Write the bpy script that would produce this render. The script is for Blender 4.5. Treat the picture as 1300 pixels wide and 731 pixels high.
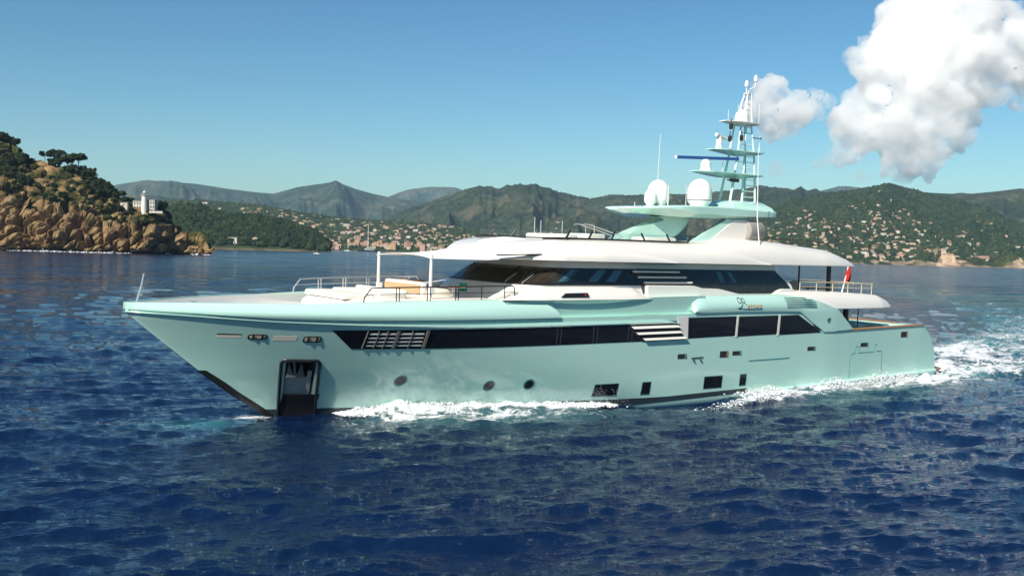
import bpy, bmesh, math, os
import numpy as np
from mathutils import Vector, Matrix

SKIP = set(os.environ.get('SKIP', '').split(','))
scene = bpy.context.scene
for o in list(bpy.data.objects):
    bpy.data.objects.remove(o)

# ------------------------------------------------------------------ camera
CX, CY, CZ, YAW = -10.903, -42.118, 7.292, 0.613
FPX, IW, IH = 1300.0, 1300.0, 731.0
SLOPE, HOR0 = 0.0253, 320.0
ROLL = math.atan(SLOPE)
PITCH = math.atan((365.5 - HOR0) / FPX * math.cos(ROLL))
F0 = np.array([math.sin(YAW), math.cos(YAW), 0.0])
R0 = np.array([math.cos(YAW), -math.sin(YAW), 0.0])
U0 = np.array([0.0, 0.0, 1.0])
CF = F0 * math.cos(PITCH) - U0 * math.sin(PITCH)
CU = U0 * math.cos(PITCH) + F0 * math.sin(PITCH)
CR = R0 * math.cos(ROLL) + CU * math.sin(ROLL)
CU = CU * math.cos(ROLL) - R0 * math.sin(ROLL)
CPOS = np.array([CX, CY, CZ])
cam_data = bpy.data.cameras.new('camera')
cam = bpy.data.objects.new('camera', cam_data)
scene.collection.objects.link(cam)
cam_data.sensor_width = 36.0
cam_data.lens = 36.0 * FPX / IW
cam_data.clip_start = 0.5
cam_data.clip_end = 60000.0
m = Matrix((tuple(CR) + (CX,), tuple(CU) + (CY,), tuple(-CF) + (CZ,), (0, 0, 0, 1)))
mm = Matrix.Identity(4)
for i in range(3):
    mm[i][0], mm[i][1], mm[i][2], mm[i][3] = CR[i], CU[i], -CF[i], CPOS[i]
cam.matrix_world = mm
scene.camera = cam

# ------------------------------------------------------------------ sun, sky, exposure
SUN_TH, SUN_EL = math.radians(32), math.radians(38)
sd = -math.sin(SUN_TH) * R0 - math.cos(SUN_TH) * F0
SUN = np.array([sd[0] * math.cos(SUN_EL), sd[1] * math.cos(SUN_EL), math.sin(SUN_EL)])
sun_data = bpy.data.lights.new('sun', 'SUN')
sun_data.energy = 5.0
sun_data.angle = math.radians(0.53)
sun_data.color = (1.0, 0.93, 0.82)
sun = bpy.data.objects.new('sun', sun_data)
scene.collection.objects.link(sun)
sun.rotation_euler = Vector(SUN).to_track_quat('Z', 'Y').to_euler()

world = bpy.data.worlds.new('World')
scene.world = world
world.use_nodes = True
wn, wl = world.node_tree.nodes, world.node_tree.links
wn.clear()
wo = wn.new('ShaderNodeOutputWorld')
bg = wn.new('ShaderNodeBackground')
sky = wn.new('ShaderNodeTexSky')
sky.sky_type = 'NISHITA'
sky.sun_disc = False
sky.sun_elevation = SUN_EL
sky.sun_rotation = math.atan2(SUN[0], SUN[1])
sky.altitude = 0
sky.air_density = 1.0
sky.dust_density = 0.3
sky.ozone_density = 2.5
tint = wn.new('ShaderNodeMix'); tint.data_type = 'RGBA'; tint.blend_type = 'MULTIPLY'
tint.inputs[0].default_value = 1.0
tint.inputs[7].default_value = (0.85, 0.945, 0.90, 1)
wl.new(sky.outputs[0], tint.inputs[6])
hs = wn.new('ShaderNodeHueSaturation')
hs.inputs['Saturation'].default_value = 1.16
gm = wn.new('ShaderNodeGamma'); gm.inputs[1].default_value = 1.26
wl.new(tint.outputs[2], hs.inputs['Color'])
wl.new(hs.outputs[0], gm.inputs[0])
wl.new(gm.outputs[0], bg.inputs[0])
bg.inputs[1].default_value = 0.050
wl.new(bg.outputs[0], wo.inputs[0])

scene.view_settings.view_transform = 'Standard'
scene.view_settings.look = 'None'
scene.view_settings.exposure = 0.54
scene.view_settings.gamma = 1.0
scene.view_settings.use_curve_mapping = False
scene.render.engine = 'CYCLES'
cy = scene.cycles
cy.use_denoising = True
cy.max_bounces = 40
cy.diffuse_bounces = 3
cy.glossy_bounces = 3
cy.transmission_bounces = 4
cy.transparent_max_bounces = 8
cy.volume_bounces = 36
cy.volume_step_rate = 0.12
cy.volume_max_steps = 512
cy.caustics_reflective = False
cy.caustics_refractive = False
cy.sample_clamp_indirect = 6.0

# ------------------------------------------------------------------ helpers
COL = scene.collection
rng = np.random.default_rng(11)


def img_ray(px, py):
    return CF + CR * ((px - IW / 2) / FPX) - CU * ((py - IH / 2) / FPX)


def img_point(px, py, depth):
    return CPOS + img_ray(px, py) * depth


def hash3(ix, iy, iz, seed):
    with np.errstate(over='ignore'):
        h = (ix.astype(np.int64) * 374761393 + iy.astype(np.int64) * 668265263 + iz.astype(np.int64) * 2147483647 + seed * 144665) & 0xffffffff
        h = ((h ^ (h >> 13)) * 1274126177) & 0xffffffff
        h = ((h ^ (h >> 16)) * 2246822519) & 0xffffffff
        h = h ^ (h >> 15)
    return (h & 0xffffff).astype(np.float64) / 0xffffff


def vnoise(P, seed=0):
    P = np.asarray(P, float)
    if P.shape[-1] == 2:
        P = np.concatenate([P, np.zeros(P.shape[:-1] + (1,))], -1)
    I = np.floor(P).astype(np.int64)
    f = P - I
    f = f * f * f * (f * (f * 6 - 15) + 10)
    out = 0
    for a in (0, 1):
        for b in (0, 1):
            for c in (0, 1):
                w = (f[..., 0] if a else 1 - f[..., 0]) * (f[..., 1] if b else 1 - f[..., 1]) * (f[..., 2] if c else 1 - f[..., 2])
                out = out + w * hash3(I[..., 0] + a, I[..., 1] + b, I[..., 2] + c, seed)
    return out * 2 - 1


def fbm(P, octaves=5, seed=0, gain=0.5, lac=2.03):
    P = np.asarray(P, float)
    s, a, t = 0, 1.0, 0
    for i in range(octaves):
        s = s + a * vnoise(P * lac ** i + i * 17.3, seed + i * 7)
        t += a
        a *= gain
    return s / t


def ridged(P, octaves=4, seed=0):
    P = np.asarray(P, float)
    s, a, t = 0, 1.0, 0
    for i in range(octaves):
        s = s + a * (1 - 2 * np.abs(vnoise(P * 2.1 ** i + i * 9.1, seed + i * 5)))
        t += a
        a *= 0.5
    return s / t


def worley(P, seed=0):
    """F1, F2 and id of the nearest jittered cell point, 2 or 3 dimensions."""
    P = np.asarray(P, float)
    dim = P.shape[-1]
    I = np.floor(P).astype(np.int64)
    f1 = np.full(P.shape[:-1], 9.0)
    f2 = np.full(P.shape[:-1], 9.0)
    idd = np.zeros(P.shape[:-1])
    rz = (-1, 0, 1) if dim == 3 else (0,)
    for a in (-1, 0, 1):
        for b in (-1, 0, 1):
            for c in rz:
                ix, iy = I[..., 0] + a, I[..., 1] + b
                iz = I[..., 2] + c if dim == 3 else np.zeros_like(ix)
                d2 = (ix + hash3(ix, iy, iz, seed) - P[..., 0]) ** 2 + (iy + hash3(ix, iy, iz, seed + 1) - P[..., 1]) ** 2
                if dim == 3:
                    d2 = d2 + (iz + hash3(ix, iy, iz, seed + 2) - P[..., 2]) ** 2
                d = np.sqrt(d2)
                r = hash3(ix, iy, iz, seed + 3)
                closer = d < f1
                f2 = np.where(closer, f1, np.minimum(f2, d))
                idd = np.where(closer, r, idd)
                f1 = np.where(closer, d, f1)
    return f1, f2, idd


def sstep(a, b, x):
    t = np.clip((x - a) / (b - a), 0, 1)
    return t * t * (3 - 2 * t)


def mesh_np(name, V, F, mats=(), parent=None, smooth=True, mi=None, attrs=None, sharp=None):
    """V (n,3), F (m,4) or (m,3) int array or list of lists."""
    me = bpy.data.meshes.new(name)
    V = np.asarray(V, np.float32).reshape(-1, 3)
    if isinstance(F, np.ndarray) and F.ndim == 2:
        k = F.shape[1]
        me.vertices.add(len(V)); me.vertices.foreach_set('co', V.ravel())
        me.loops.add(F.size); me.loops.foreach_set('vertex_index', F.ravel().astype(np.int32))
        me.polygons.add(len(F))
        me.polygons.foreach_set('loop_start', np.arange(0, F.size, k, dtype=np.int32))
        me.polygons.foreach_set('loop_total', np.full(len(F), k, dtype=np.int32))
        me.update(calc_edges=True)
    else:
        me.from_pydata([tuple(v) for v in V.tolist()], [], [list(f) for f in F])
    for mt in mats:
        me.materials.append(mt)
    if mi is not None:
        me.polygons.foreach_set('material_index', np.asarray(mi, np.int32))
    me.polygons.foreach_set('use_smooth', np.full(len(me.polygons), bool(smooth)))
    if attrs:
        for k2, a in attrs.items():
            at = me.attributes.new(k2, 'FLOAT', 'POINT')
            at.data.foreach_set('value', np.asarray(a, np.float32).ravel())
    me.validate()
    me.update()
    if smooth and sharp:
        me.set_sharp_from_angle(angle=math.radians(sharp))
    o = bpy.data.objects.new(name, me)
    COL.objects.link(o)
    if parent is not None:
        o.parent = parent
    return o


def grid_faces(nu, nv, off=0):
    i = np.arange(nu - 1)[:, None] * nv + np.arange(nv - 1)[None, :] + off
    return np.stack([i, i + nv, i + nv + 1, i + 1], -1).reshape(-1, 4)


class MB:
    def __init__(s):
        s.v, s.f, s.m = [], [], []

    def add(s, vs, fs, mi=0):
        o = len(s.v)
        s.v += [tuple(map(float, p)) for p in vs]
        s.f += [[int(i) + o for i in q] for q in fs]
        s.m += [mi] * len(fs)
        return s

    def box(s, x0, x1, y0, y1, z0, z1, mi=0):
        vs = [(x, y, z) for x in (x0, x1) for y in (y0, y1) for z in (z0, z1)]
        return s.add(vs, [(0, 1, 3, 2), (4, 6, 7, 5), (0, 4, 5, 1), (2, 3, 7, 6), (0, 2, 6, 4), (1, 5, 7, 3)], mi)

    def rbox(s, x0, x1, y0, y1, z0, z1, r=0.05, mi=0, n=3):
        """box with rounded vertical corners and a rounded top edge"""
        r = min(r, (x1 - x0) / 2.01, (y1 - y0) / 2.01, (z1 - z0) / 1.01)
        rings = []
        prof = [(0, z0)] + [(r - r * math.cos(a), z1 - r + r * math.sin(a)) for a in np.linspace(0, math.pi / 2, n + 1)]
        for ins, z in prof:
            ring = []
            for (cx, cyy, a0) in ((x1 - r, y1 - r, 0), (x0 + r, y1 - r, 90), (x0 + r, y0 + r, 180), (x1 - r, y0 + r, 270)):
                for a in np.linspace(a0, a0 + 90, n + 1):
                    rr = max(r - ins, 1e-4)
                    ring.append((cx + rr * math.cos(math.radians(a)), cyy + rr * math.sin(math.radians(a)), z))
            rings.append(ring)
        return s.loft(rings, close=True, caps=True, mi=mi)

    def loft(s, rings, close=True, caps=True, mi=0):
        n = len(rings[0])
        vs = [p for r in rings for p in r]
        fs = []
        for i in range(len(rings) - 1):
            for j in range(n if close else n - 1):
                a, b = i * n + j, i * n + (j + 1) % n
                fs.append((a, b, b + n, a + n))
        if caps and close:
            fs.append(tuple(range(n - 1, -1, -1)))
            fs.append(tuple((len(rings) - 1) * n + j for j in range(n)))
        return s.add(vs, fs, mi)

    def tube(s, pts, r, n=8, mi=0):
        pts = [Vector(p) for p in pts]
        rr = r if hasattr(r, '__len__') else [r] * len(pts)
        rings = []
        up = None
        for i, p in enumerate(pts):
            d = (pts[min(i + 1, len(pts) - 1)] - pts[max(i - 1, 0)]).normalized()
            if up is None:
                up = Vector((0, 0, 1)) if abs(d.z) < 0.9 else Vector((0, 1, 0))
            a = d.cross(up).normalized()
            b = a.cross(d).normalized()
            up = b
            rings.append([p + (a * math.cos(t) + b * math.sin(t)) * rr[i] for t in np.linspace(0, 2 * math.pi, n, endpoint=False)])
        return s.loft(rings, True, True, mi)

    def lathe(s, prof, c=(0, 0, 0), n=20, mi=0, axis='z'):
        rings = []
        for r, z in prof:
            r = max(r, 1e-4)
            ring = []
            for t in np.linspace(0, 2 * math.pi, n, endpoint=False):
                p = (r * math.cos(t), r * math.sin(t), z)
                if axis == 'x':
                    p = (z, p[0], p[1])
                elif axis == 'y':
                    p = (p[1], z, p[0])
                ring.append((c[0] + p[0], c[1] + p[1], c[2] + p[2]))
            rings.append(ring)
        return s.loft(rings, True, True, mi)

    def skin(s, A, Bg, mi=0):
        """closed solid between two grids of equal shape (nu,nv,3)"""
        nu, nv = A.shape[:2]
        n = nu * nv
        vs = np.concatenate([A.reshape(-1, 3), Bg.reshape(-1, 3)])
        f1 = grid_faces(nu, nv)
        f2 = grid_faces(nu, nv, n)[:, ::-1]
        rim = [(i * nv) for i in range(nu)] + [((nu - 1) * nv + j) for j in range(1, nv)] + [(i * nv + nv - 1) for i in range(nu - 2, -1, -1)] + [j for j in range(nv - 2, 0, -1)]
        f3 = [(rim[k], n + rim[k], n + rim[(k + 1) % len(rim)], rim[(k + 1) % len(rim)]) for k in range(len(rim))]
        return s.add(vs, f1.tolist() + f2.tolist() + f3, mi)

    def mirror(s):
        t = MB()
        t.v = [(x, -y, z) for x, y, z in s.v]
        t.f = [q[::-1] for q in s.f]
        t.m = list(s.m)
        return t

    def build(s, name, mats, parent=None, smooth=True, sharp=35, fix=True):
        if not isinstance(mats, (list, tuple)):
            mats = [mats]
        o = mesh_np(name, s.v, s.f, mats, parent, smooth, s.m)
        if fix:
            bm = bmesh.new(); bm.from_mesh(o.data)
            bmesh.ops.recalc_face_normals(bm, faces=bm.faces)
            bm.to_mesh(o.data); bm.free()
        if smooth and sharp:
            o.data.set_sharp_from_angle(angle=math.radians(sharp))
        return o


def tag(o, label=None, category=None, group=None, kind=None):
    if label: o['label'] = label
    if category: o['category'] = category
    if group: o['group'] = group
    if kind: o['kind'] = kind
    return o


def empty(name, loc=(0, 0, 0), label=None, category=None, group=None):
    o = bpy.data.objects.new(name, None)
    o.location = loc
    o.empty_display_size = 0.5
    COL.objects.link(o)
    return tag(o, label, category, group)


def at_root(o, root):
    """parent o (built in world coordinates) to an empty that stands at root.location"""
    o.parent = root
    o.matrix_parent_inverse = Matrix.Translation(-Vector(root.location))
    return o


# ------------------------------------------------------------------ materials
def mat(name, col, rough=0.5, metal=0.0, spec=0.5, coat=0.0, noise=None, bump=None, **kw):
    """noise = (scale, amount, second colour); bump = (scale, strength, distance)"""
    mt = bpy.data.materials.new(name)
    mt.use_nodes = True
    nt = mt.node_tree
    p = nt.nodes['Principled BSDF']
    p.inputs['Base Color'].default_value = tuple(col) + (1,)
    p.inputs['Roughness'].default_value = rough
    p.inputs['Metallic'].default_value = metal
    p.inputs['Specular IOR Level'].default_value = spec
    p.inputs['Coat Weight'].default_value = coat
    p.inputs['Coat Roughness'].default_value = 0.06
    geo = None
    if noise or bump:
        geo = nt.nodes.new('ShaderNodeTexCoord')
    if noise:
        n = nt.nodes.new('ShaderNodeTexNoise')
        n.inputs['Scale'].default_value = noise[0]
        n.inputs['Detail'].default_value = 6
        n.inputs['Roughness'].default_value = 0.6
        nt.links.new(geo.outputs['Object'], n.inputs['Vector'])
        r = nt.nodes.new('ShaderNodeMapRange')
        r.inputs[1].default_value = 0.5 - noise[1]
        r.inputs[2].default_value = 0.5 + noise[1]
        nt.links.new(n.outputs['Fac'], r.inputs[0])
        mx = nt.nodes.new('ShaderNodeMix'); mx.data_type = 'RGBA'
        mx.inputs[6].default_value = tuple(col) + (1,)
        mx.inputs[7].default_value = tuple(noise[2]) + (1,)
        nt.links.new(r.outputs[0], mx.inputs[0])
        nt.links.new(mx.outputs[2], p.inputs['Base Color'])
    if bump:
        n = nt.nodes.new('ShaderNodeTexNoise')
        n.inputs['Scale'].default_value = bump[0]
        n.inputs['Detail'].default_value = 5
        nt.links.new(geo.outputs['Object'], n.inputs['Vector'])
        b = nt.nodes.new('ShaderNodeBump')
        b.inputs['Strength'].default_value = bump[1]
        b.inputs['Distance'].default_value = bump[2]
        nt.links.new(n.outputs['Fac'], b.inputs['Height'])
        nt.links.new(b.outputs[0], p.inputs['Normal'])
    for k, v in kw.items():
        p.inputs[k].default_value = v
    return mt


MINT = mat('mint_paint', (0.455, 0.71, 0.615), 0.20, coat=1.0, noise=(0.35, 0.35, (0.475, 0.725, 0.635)), bump=(.7, .12, .06))
MINT_DARK = mat('dark_mint_trim', (0.10, 0.26, 0.24), 0.4)  # dark mint for rims, window frames, rollers and door seams
WHITE = mat('white_gelcoat', (0.76, 0.73, 0.675), 0.3, coat=0.35, noise=(0.6, 0.4, (0.735, 0.705, 0.645)))
CREAM = mat('cream_gelcoat', (0.72, 0.66, 0.58), 0.4, coat=0.1)
CANVAS = mat('awning_canvas', (0.80, 0.79, 0.76), 0.85, spec=0.2, bump=(2.0, 0.15, 0.05))
GLASS = mat('dark_glass', (0.010, 0.010, 0.013), 0.03, spec=0.6)
BGLASS = mat('bronze_glass', (0.045, 0.036, 0.026), 0.04, spec=0.6, noise=(1.2, 0.2, (0.012, 0.010, 0.009)))
BLACK = mat('black_rubber', (0.012, 0.012, 0.013), 0.35)
DARK = mat('dark_recess', (0.02, 0.02, 0.022), 0.6)
STEEL = mat('stainless_steel', (0.74, 0.72, 0.68), 0.3, metal=0.75)
BRONZE = mat('dark_bronze_rail', (0.06, 0.045, 0.035), 0.3, metal=0.7)
BRASS = mat('polished_brass', (0.85, 0.68, 0.46), 0.25, metal=0.35)
TEAK = mat('teak', (0.36, 0.19, 0.09), 0.55, noise=(6.0, 0.3, (0.26, 0.13, 0.06)))
DECK = mat('deck_planking', (0.40, 0.36, 0.30), 0.7, noise=(4.0, 0.3, (0.34, 0.30, 0.25)))
GREY = mat('grey_plate', (0.30, 0.32, 0.31), 0.45, noise=(2.5, 0.25, (0.22, 0.24, 0.24)))
COVER = mat('grey_canvas_cover', (0.28, 0.27, 0.25), 0.8, bump=(6.0, 0.3, 0.03))
CUSHION = mat('cream_cushion', (0.72, 0.68, 0.60), 0.9, spec=0.1, bump=(3.0, 0.2, 0.04))
TAN = mat('tan_upholstery', (0.50, 0.33, 0.18), 0.85, spec=0.1)
GREEN = mat('green_fabric', (0.01, 0.22, 0.13), 0.8)
RED = mat('red_bunting', (0.42, 0.03, 0.02), 0.8, spec=0.1)
BLUE = mat('blue_radar', (0.01, 0.045, 0.17), 0.35)
GOLD = mat('gold_letters', (0.80, 0.52, 0.25), 0.3, metal=0.4)
DKGREY = mat('dark_grey_letters', (0.06, 0.10, 0.10), 0.4)
SAGE = mat('sage_grille', (0.16, 0.27, 0.21), 0.5)
DOME = mat('radome_white', (0.82, 0.80, 0.76), 0.35)

clear = bpy.data.materials.new('clear_glass')
clear.use_nodes = True
nt = clear.node_tree
nt.nodes.clear()
_o = nt.nodes.new('ShaderNodeOutputMaterial')
_t = nt.nodes.new('ShaderNodeBsdfTransparent'); _t.inputs[0].default_value = (0.93, 0.97, 0.96, 1)
_g = nt.nodes.new('ShaderNodeBsdfGlossy'); _g.inputs['Roughness'].default_value = 0.02
_x = nt.nodes.new('ShaderNodeMixShader')
_f = nt.nodes.new('ShaderNodeMath'); _f.operation = 'MULTIPLY'; _f.inputs[1].default_value = .35
_lw = nt.nodes.new('ShaderNodeLayerWeight'); _lw.inputs[0].default_value = .25
nt.links.new(_lw.outputs['Facing'], _f.inputs[0])
nt.links.new(_f.outputs[0], _x.inputs[0]); nt.links.new(_t.outputs[0], _x.inputs[1]); nt.links.new(_g.outputs[0], _x.inputs[2])
nt.links.new(_x.outputs[0], _o.inputs[0])
CLEAR = clear


# ------------------------------------------------------------------ hull form
def xstem(z):
    return np.interp(z, [-1.3, .17, .99, 1.96, 3.35, 4.46, 4.9], [7.2, 5.42, 4.2, 2.91, 1.22, -.09, -.13])


def xend(z):
    return np.interp(z, [-1.3, 0.5, 1.68, 2.56, 3.3, 5.0], [49.35, 49.35, 49.05, 48.4, 47.45, 47.45])


def HB(x, z):
    """half breadth of the hull"""
    x, z = np.asarray(x, float), np.asarray(z, float)
    zz = np.clip(z / 4.4, 0, 1.1)
    bm = (4.45 + .3 * np.minimum(zz, 1)) * np.interp(x, [0, 38, 47, 50], [1, 1, .935, .89])
    s = np.clip((x - xstem(z)) / 20, 0, 1)
    h = bm * (1 - (1 - s) ** (1.5 + 1.8 * zz))
    h = h * np.where(z < 0, np.sqrt(np.clip(1 - (z / -1.75) ** 2, 0.02, 1)), 1)
    return np.maximum(.03, h)


def knuckle(x):
    return np.interp(x, [-.1, 2.3, 5.06, 8.1, 12, 18, 24, 27, 30, 36], [4.59, 4.5, 4.35, 4.3, 4.31, 4.33, 4.35, 4.4, 4.48, 4.48])


def side_grid(top, bot, off, nu=40, nv=8, yfun=None):
    """grid on the port side between two polylines of (x, z), matched by fraction of their length"""
    def samp(pl):
        pl = np.array(pl, float)
        d = np.r_[0, np.cumsum(np.hypot(*np.diff(pl, axis=0).T))]
        t = np.linspace(0, d[-1], nu)
        return np.stack([np.interp(t, d, pl[:, 0]), np.interp(t, d, pl[:, 1])], -1)
    T, Bo = samp(top), samp(bot)
    v = np.linspace(0, 1, nv)
    XZ = Bo[:, None, :] * (1 - v)[None, :, None] + T[:, None, :] * v[None, :, None]
    X, Z = XZ[..., 0], XZ[..., 1]
    o_ = off(X, Z, np.broadcast_to(v[None, :], X.shape)) if callable(off) else off
    Y = -((yfun or HB)(X, Z) + o_)
    return np.stack([X, Y, Z], -1)


def side_panel(top, bot, out=0.012, depth=0.05, nu=40, nv=5):
    a = side_grid(top, bot, out, nu, nv)
    b = side_grid(top, bot, out - depth, nu, nv)
    return MB().skin(a, b)


def ybox_on_hull(x0, x1, z0, z1, out, depth, skew=0.0, nu=4, nv=3):
    return side_panel([(x0 + skew, z1), (x1 + skew, z1)], [(x0, z0), (x1, z0)], out, depth, nu, nv)


def both(mb, name, mats, parent, **kw):
    o = mb.build(name, mats, None, **kw)
    o2 = mb.mirror().build(name, mats, None, **kw)
    for q in (o, o2):
        q.parent = parent
    return o, o2


# ------------------------------------------------------------------ the yacht
def build_yacht():
    Y = empty('motor_yacht', (25, 0, 0), 'long pale mint green superyacht with white upper decks and dark windows under way', 'yacht')
    inv = Matrix.Translation((-25, 0, 0))

    def part(mb, name, mats, two=False, **kw):
        objs = both(mb, name, mats, Y, **kw) if two else (mb.build(name, mats, Y, **kw),)
        for q in objs:
            q.matrix_parent_inverse = inv
        return objs

    # ---- hull: one closed solid, pockets cut into it
    X = np.unique(np.round(np.concatenate([np.linspace(0, 1, 40) ** 1.4 * 12 - .13, np.linspace(12, 36.2, 40), [36.26], np.linspace(36.6, 49.4, 22)]), 3))
    nz = 30
    ztop = np.where(X < 36.23, knuckle(X), np.interp(X, [36, 40, 47.5, 49.4], [3.2, 3.23, 3.34, 3.34]))
    ztop[0] = 4.59
    tz = np.linspace(0, 1, nz)
    Z = -1.3 + (ztop[:, None] + 1.3) * tz[None, :]
    w1 = np.clip(1 - X / 10, 0, None)[:, None]
    XX = X[:, None] + (xstem(Z) + .13) * np.minimum(w1, 1.013)
    w2 = np.clip((X - 46) / 3.4, 0, 1)[:, None]
    XX = XX + (xend(Z) - 49.4) * w2
    HY = HB(XX, Z)
    P = np.stack([XX, -HY, Z], -1)
    S_ = np.stack([XX, HY, Z], -1)
    nu = len(X)
    n = nu * nz
    fp = grid_faces(nu, nz)
    fs = grid_faces(nu, nz, n)[:, ::-1]
    fl = fp.tolist() + fs.tolist()
    for i in range(nu - 1):
        a, b = i * nz + nz - 1, (i + 1) * nz + nz - 1
        fl.append([a, b, b + n, a + n])
        a, b = i * nz, (i + 1) * nz
        fl.append([a, a + n, b + n, b])
    for j in range(nz - 1):
        fl.append([j, j + 1, j + 1 + n, j + n])
        a = (nu - 1) * nz + j
        fl.append([a, a + n, a + n + 1, a + 1])
    mh = MB().add(np.concatenate([P.reshape(-1, 3), S_.reshape(-1, 3)]), fl)
    hull = mh.build('hull', [MINT, DARK, GREY], Y, sharp=40)
    hull.matrix_parent_inverse = inv
    # cutters: aft cockpit, anchor pockets, fairlead slots
    cut = MB()
    cut.box(36.35, 46.75, -4.12, 4.12, 2.35, 6.0, 0)
    for sg in (-1, 1):
        def wedge(x0b, x1b, x0t, x1t, z0, z1, yin_b, yin_t, mi):
            vs = []
            for (z, xa, xb, yi) in ((z0, x0b, x1b, yin_b), (z1, x0t, x1t, yin_t)):
                vs += [(xa, sg * yi, z), (xb, sg * yi, z), (xb, sg * (yi + 3), z), (xa, sg * (yi + 3), z)]
            cut.add(vs, [(0, 1, 2, 3), (7, 6, 5, 4), (0, 4, 5, 1), (1, 5, 6, 2), (2, 6, 7, 3), (3, 7, 4, 0)], mi)
        wedge(6.50, 7.62, 5.98, 7.14, -0.2, 2.42, 0.20, 1.25, 1)
        for (x0, x1, z0, z1) in ((3.15, 4.03, 3.50, 3.66), (5.2, 6.06, 3.40, 3.59)):
            wedge(x0, x1, x0, x1, z0, z1, float(HB((x0 + x1) / 2, z0)) - 0.55, float(HB((x0 + x1) / 2, z0)) - 0.55, 1)
    cu = cut.build('cutter', [MINT, DARK], None, smooth=False)
    md = hull.modifiers.new('cut', 'BOOLEAN')
    md.operation = 'DIFFERENCE'; md.solver = 'EXACT'; md.object = cu
    bpy.context.view_layer.update()
    dg = bpy.context.evaluated_depsgraph_get()
    me = bpy.data.meshes.new_from_object(hull.evaluated_get(dg))
    hull.modifiers.clear()
    hull.data = me
    me.polygons.foreach_set('use_smooth', np.ones(len(me.polygons), bool))
    me.set_sharp_from_angle(angle=math.radians(30))
    me.name = 'hull'
    bpy.data.objects.remove(cu)

    def sub(mb, name, mats, parent=hull, two=True, **kw):
        return both(mb, name, mats, parent, **kw) if two else (mb.build(name, mats, parent, **kw),)

    # rub rail under the bulwark
    zr = lambda x: np.interp(x, [-.1, 2.3, 5.1, 8.16, 13.48, 19.6, 25.6], [4.46, 4.34, 4.18, 4.06, 3.905, 3.90, 3.93])
    xs = np.concatenate([np.linspace(-.1, 3, 16), np.linspace(3.2, 25.7, 60)])
    rings = []
    for x in xs:
        zc = float(zr(x)); k = float(knuckle(x)) - zc
        f = min(1, max(0.03, (25.7 - x) / 1.2)) if x > 24.5 else 1
        hh = max(0.05, k * 0.42) * f
        ring = []
        for dz, oo in ((0, -.06), (0, .02), (hh * .35, .075), (hh, .05), (hh * 1.05, -.06)):
            ring.append((x, -(float(HB(max(x, xstem(zc + dz) + .03), zc + dz)) + oo), zc + dz))
        rings.append(ring)
    sub(MB().loft(rings), 'rub_rail', MINT, sharp=25)
    # bulwark band forward (raised, tumbling home), ends in a curve
    zt = lambda x: np.interp(x, [-.13, 1, 3.6, 6.5, 8.4, 10, 13.6, 15.8], [4.86, 4.89, 4.94, 4.95, 5.02, 5.07, 5.14, 5.17])
    ze = lambda x: np.where(x < 15.8, zt(x), 4.36 + .81 * np.sqrt(np.clip(1 - ((x - 15.8) / 2.25) ** 2, 0.0, 1)))
    xb = np.concatenate([np.linspace(-.13, 3, 18), np.linspace(3.3, 15.8, 40), 15.8 + 2.24 * np.sin(np.linspace(.1, math.pi / 2, 14))])
    nv = 12
    v = np.linspace(0, 1, nv)
    zk = knuckle(xb)
    ZZ = zk[:, None] + (ze(xb) - zk)[:, None] * v[None, :]
    XB = np.broadcast_to(xb[:, None], ZZ.shape)
    frac = (ZZ - zk[:, None]) / (zt(np.minimum(xb, 15.8)) - zk)[:, None]
    ins = np.interp(xb, [-.13, 1, 6, 10], [0.0, .03, .22, .42])[:, None] * frac ** 2.2
    base = HB(np.maximum(XB, -.05), np.minimum(ZZ, 4.59))
    YB = -(np.maximum(base + .085 - ins, .04))
    A = np.stack([XB, YB, ZZ], -1)
    th = np.interp(xb, [-.13, .5, 3], [0.03, .1, .22])[:, None]
    Bi = np.stack([XB + np.where(xb < .6, .12, 0)[:, None], np.minimum(YB + th, -.005), ZZ], -1)
    part(MB().skin(A, Bi), 'bulwark', MINT, True, sharp=50)
    # inner lining of the bow bulwark
    lin = side_grid([(0.40, 4.84), (2, 4.87), (4, 4.915), (6.5, 4.93), (9.5, 5.02)], [(0.7, 4.45), (2, 4.40), (4, 4.36), (6.5, 4.31), (9.5, 4.30)], lambda X, Z, v: -np.interp(X, [.4, 1, 6, 10], [.16, .22, .27, .27]) - .14 * v * np.interp(X, [0, 6], [.3, 1]), 40, 5)
    lin2 = lin.copy(); lin2[..., 1] += .03
    part(MB().skin(lin, lin2), 'bulwark_lining', DOME, True)
    dk_ = []
    for x in np.linspace(.6, 15.5, 40):
        z = float(knuckle(x)); b_ = max(float(HB(x, z)) - .12, .02)
        dk_.append([(x, -b_, z + .004), (x, b_, z + .004), (x, b_, z + .03), (x, -b_, z + .03)])
    part(MB().loft(dk_), 'foredeck', mat('pale_deck', (.80, .80, .76), .6), sharp=30)
    # recessed side wall behind the bulwark's end
    rw = side_grid([(15.2, 5.05), (20, 5.18), (27.6, 5.3)], [(15.2, 4.32), (20, 4.32), (27.6, 4.40)], lambda X, Z, v: -.26 + .14 * v, 24, 6)
    rw2 = rw.copy(); rw2[..., 1] += .5
    part(MB().skin(rw, rw2), 'side_wall', MINT, True)
    # white wing with a green belly beside the wheelhouse
    xs = np.linspace(15.0, 24.0, 34)
    rings = []
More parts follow.
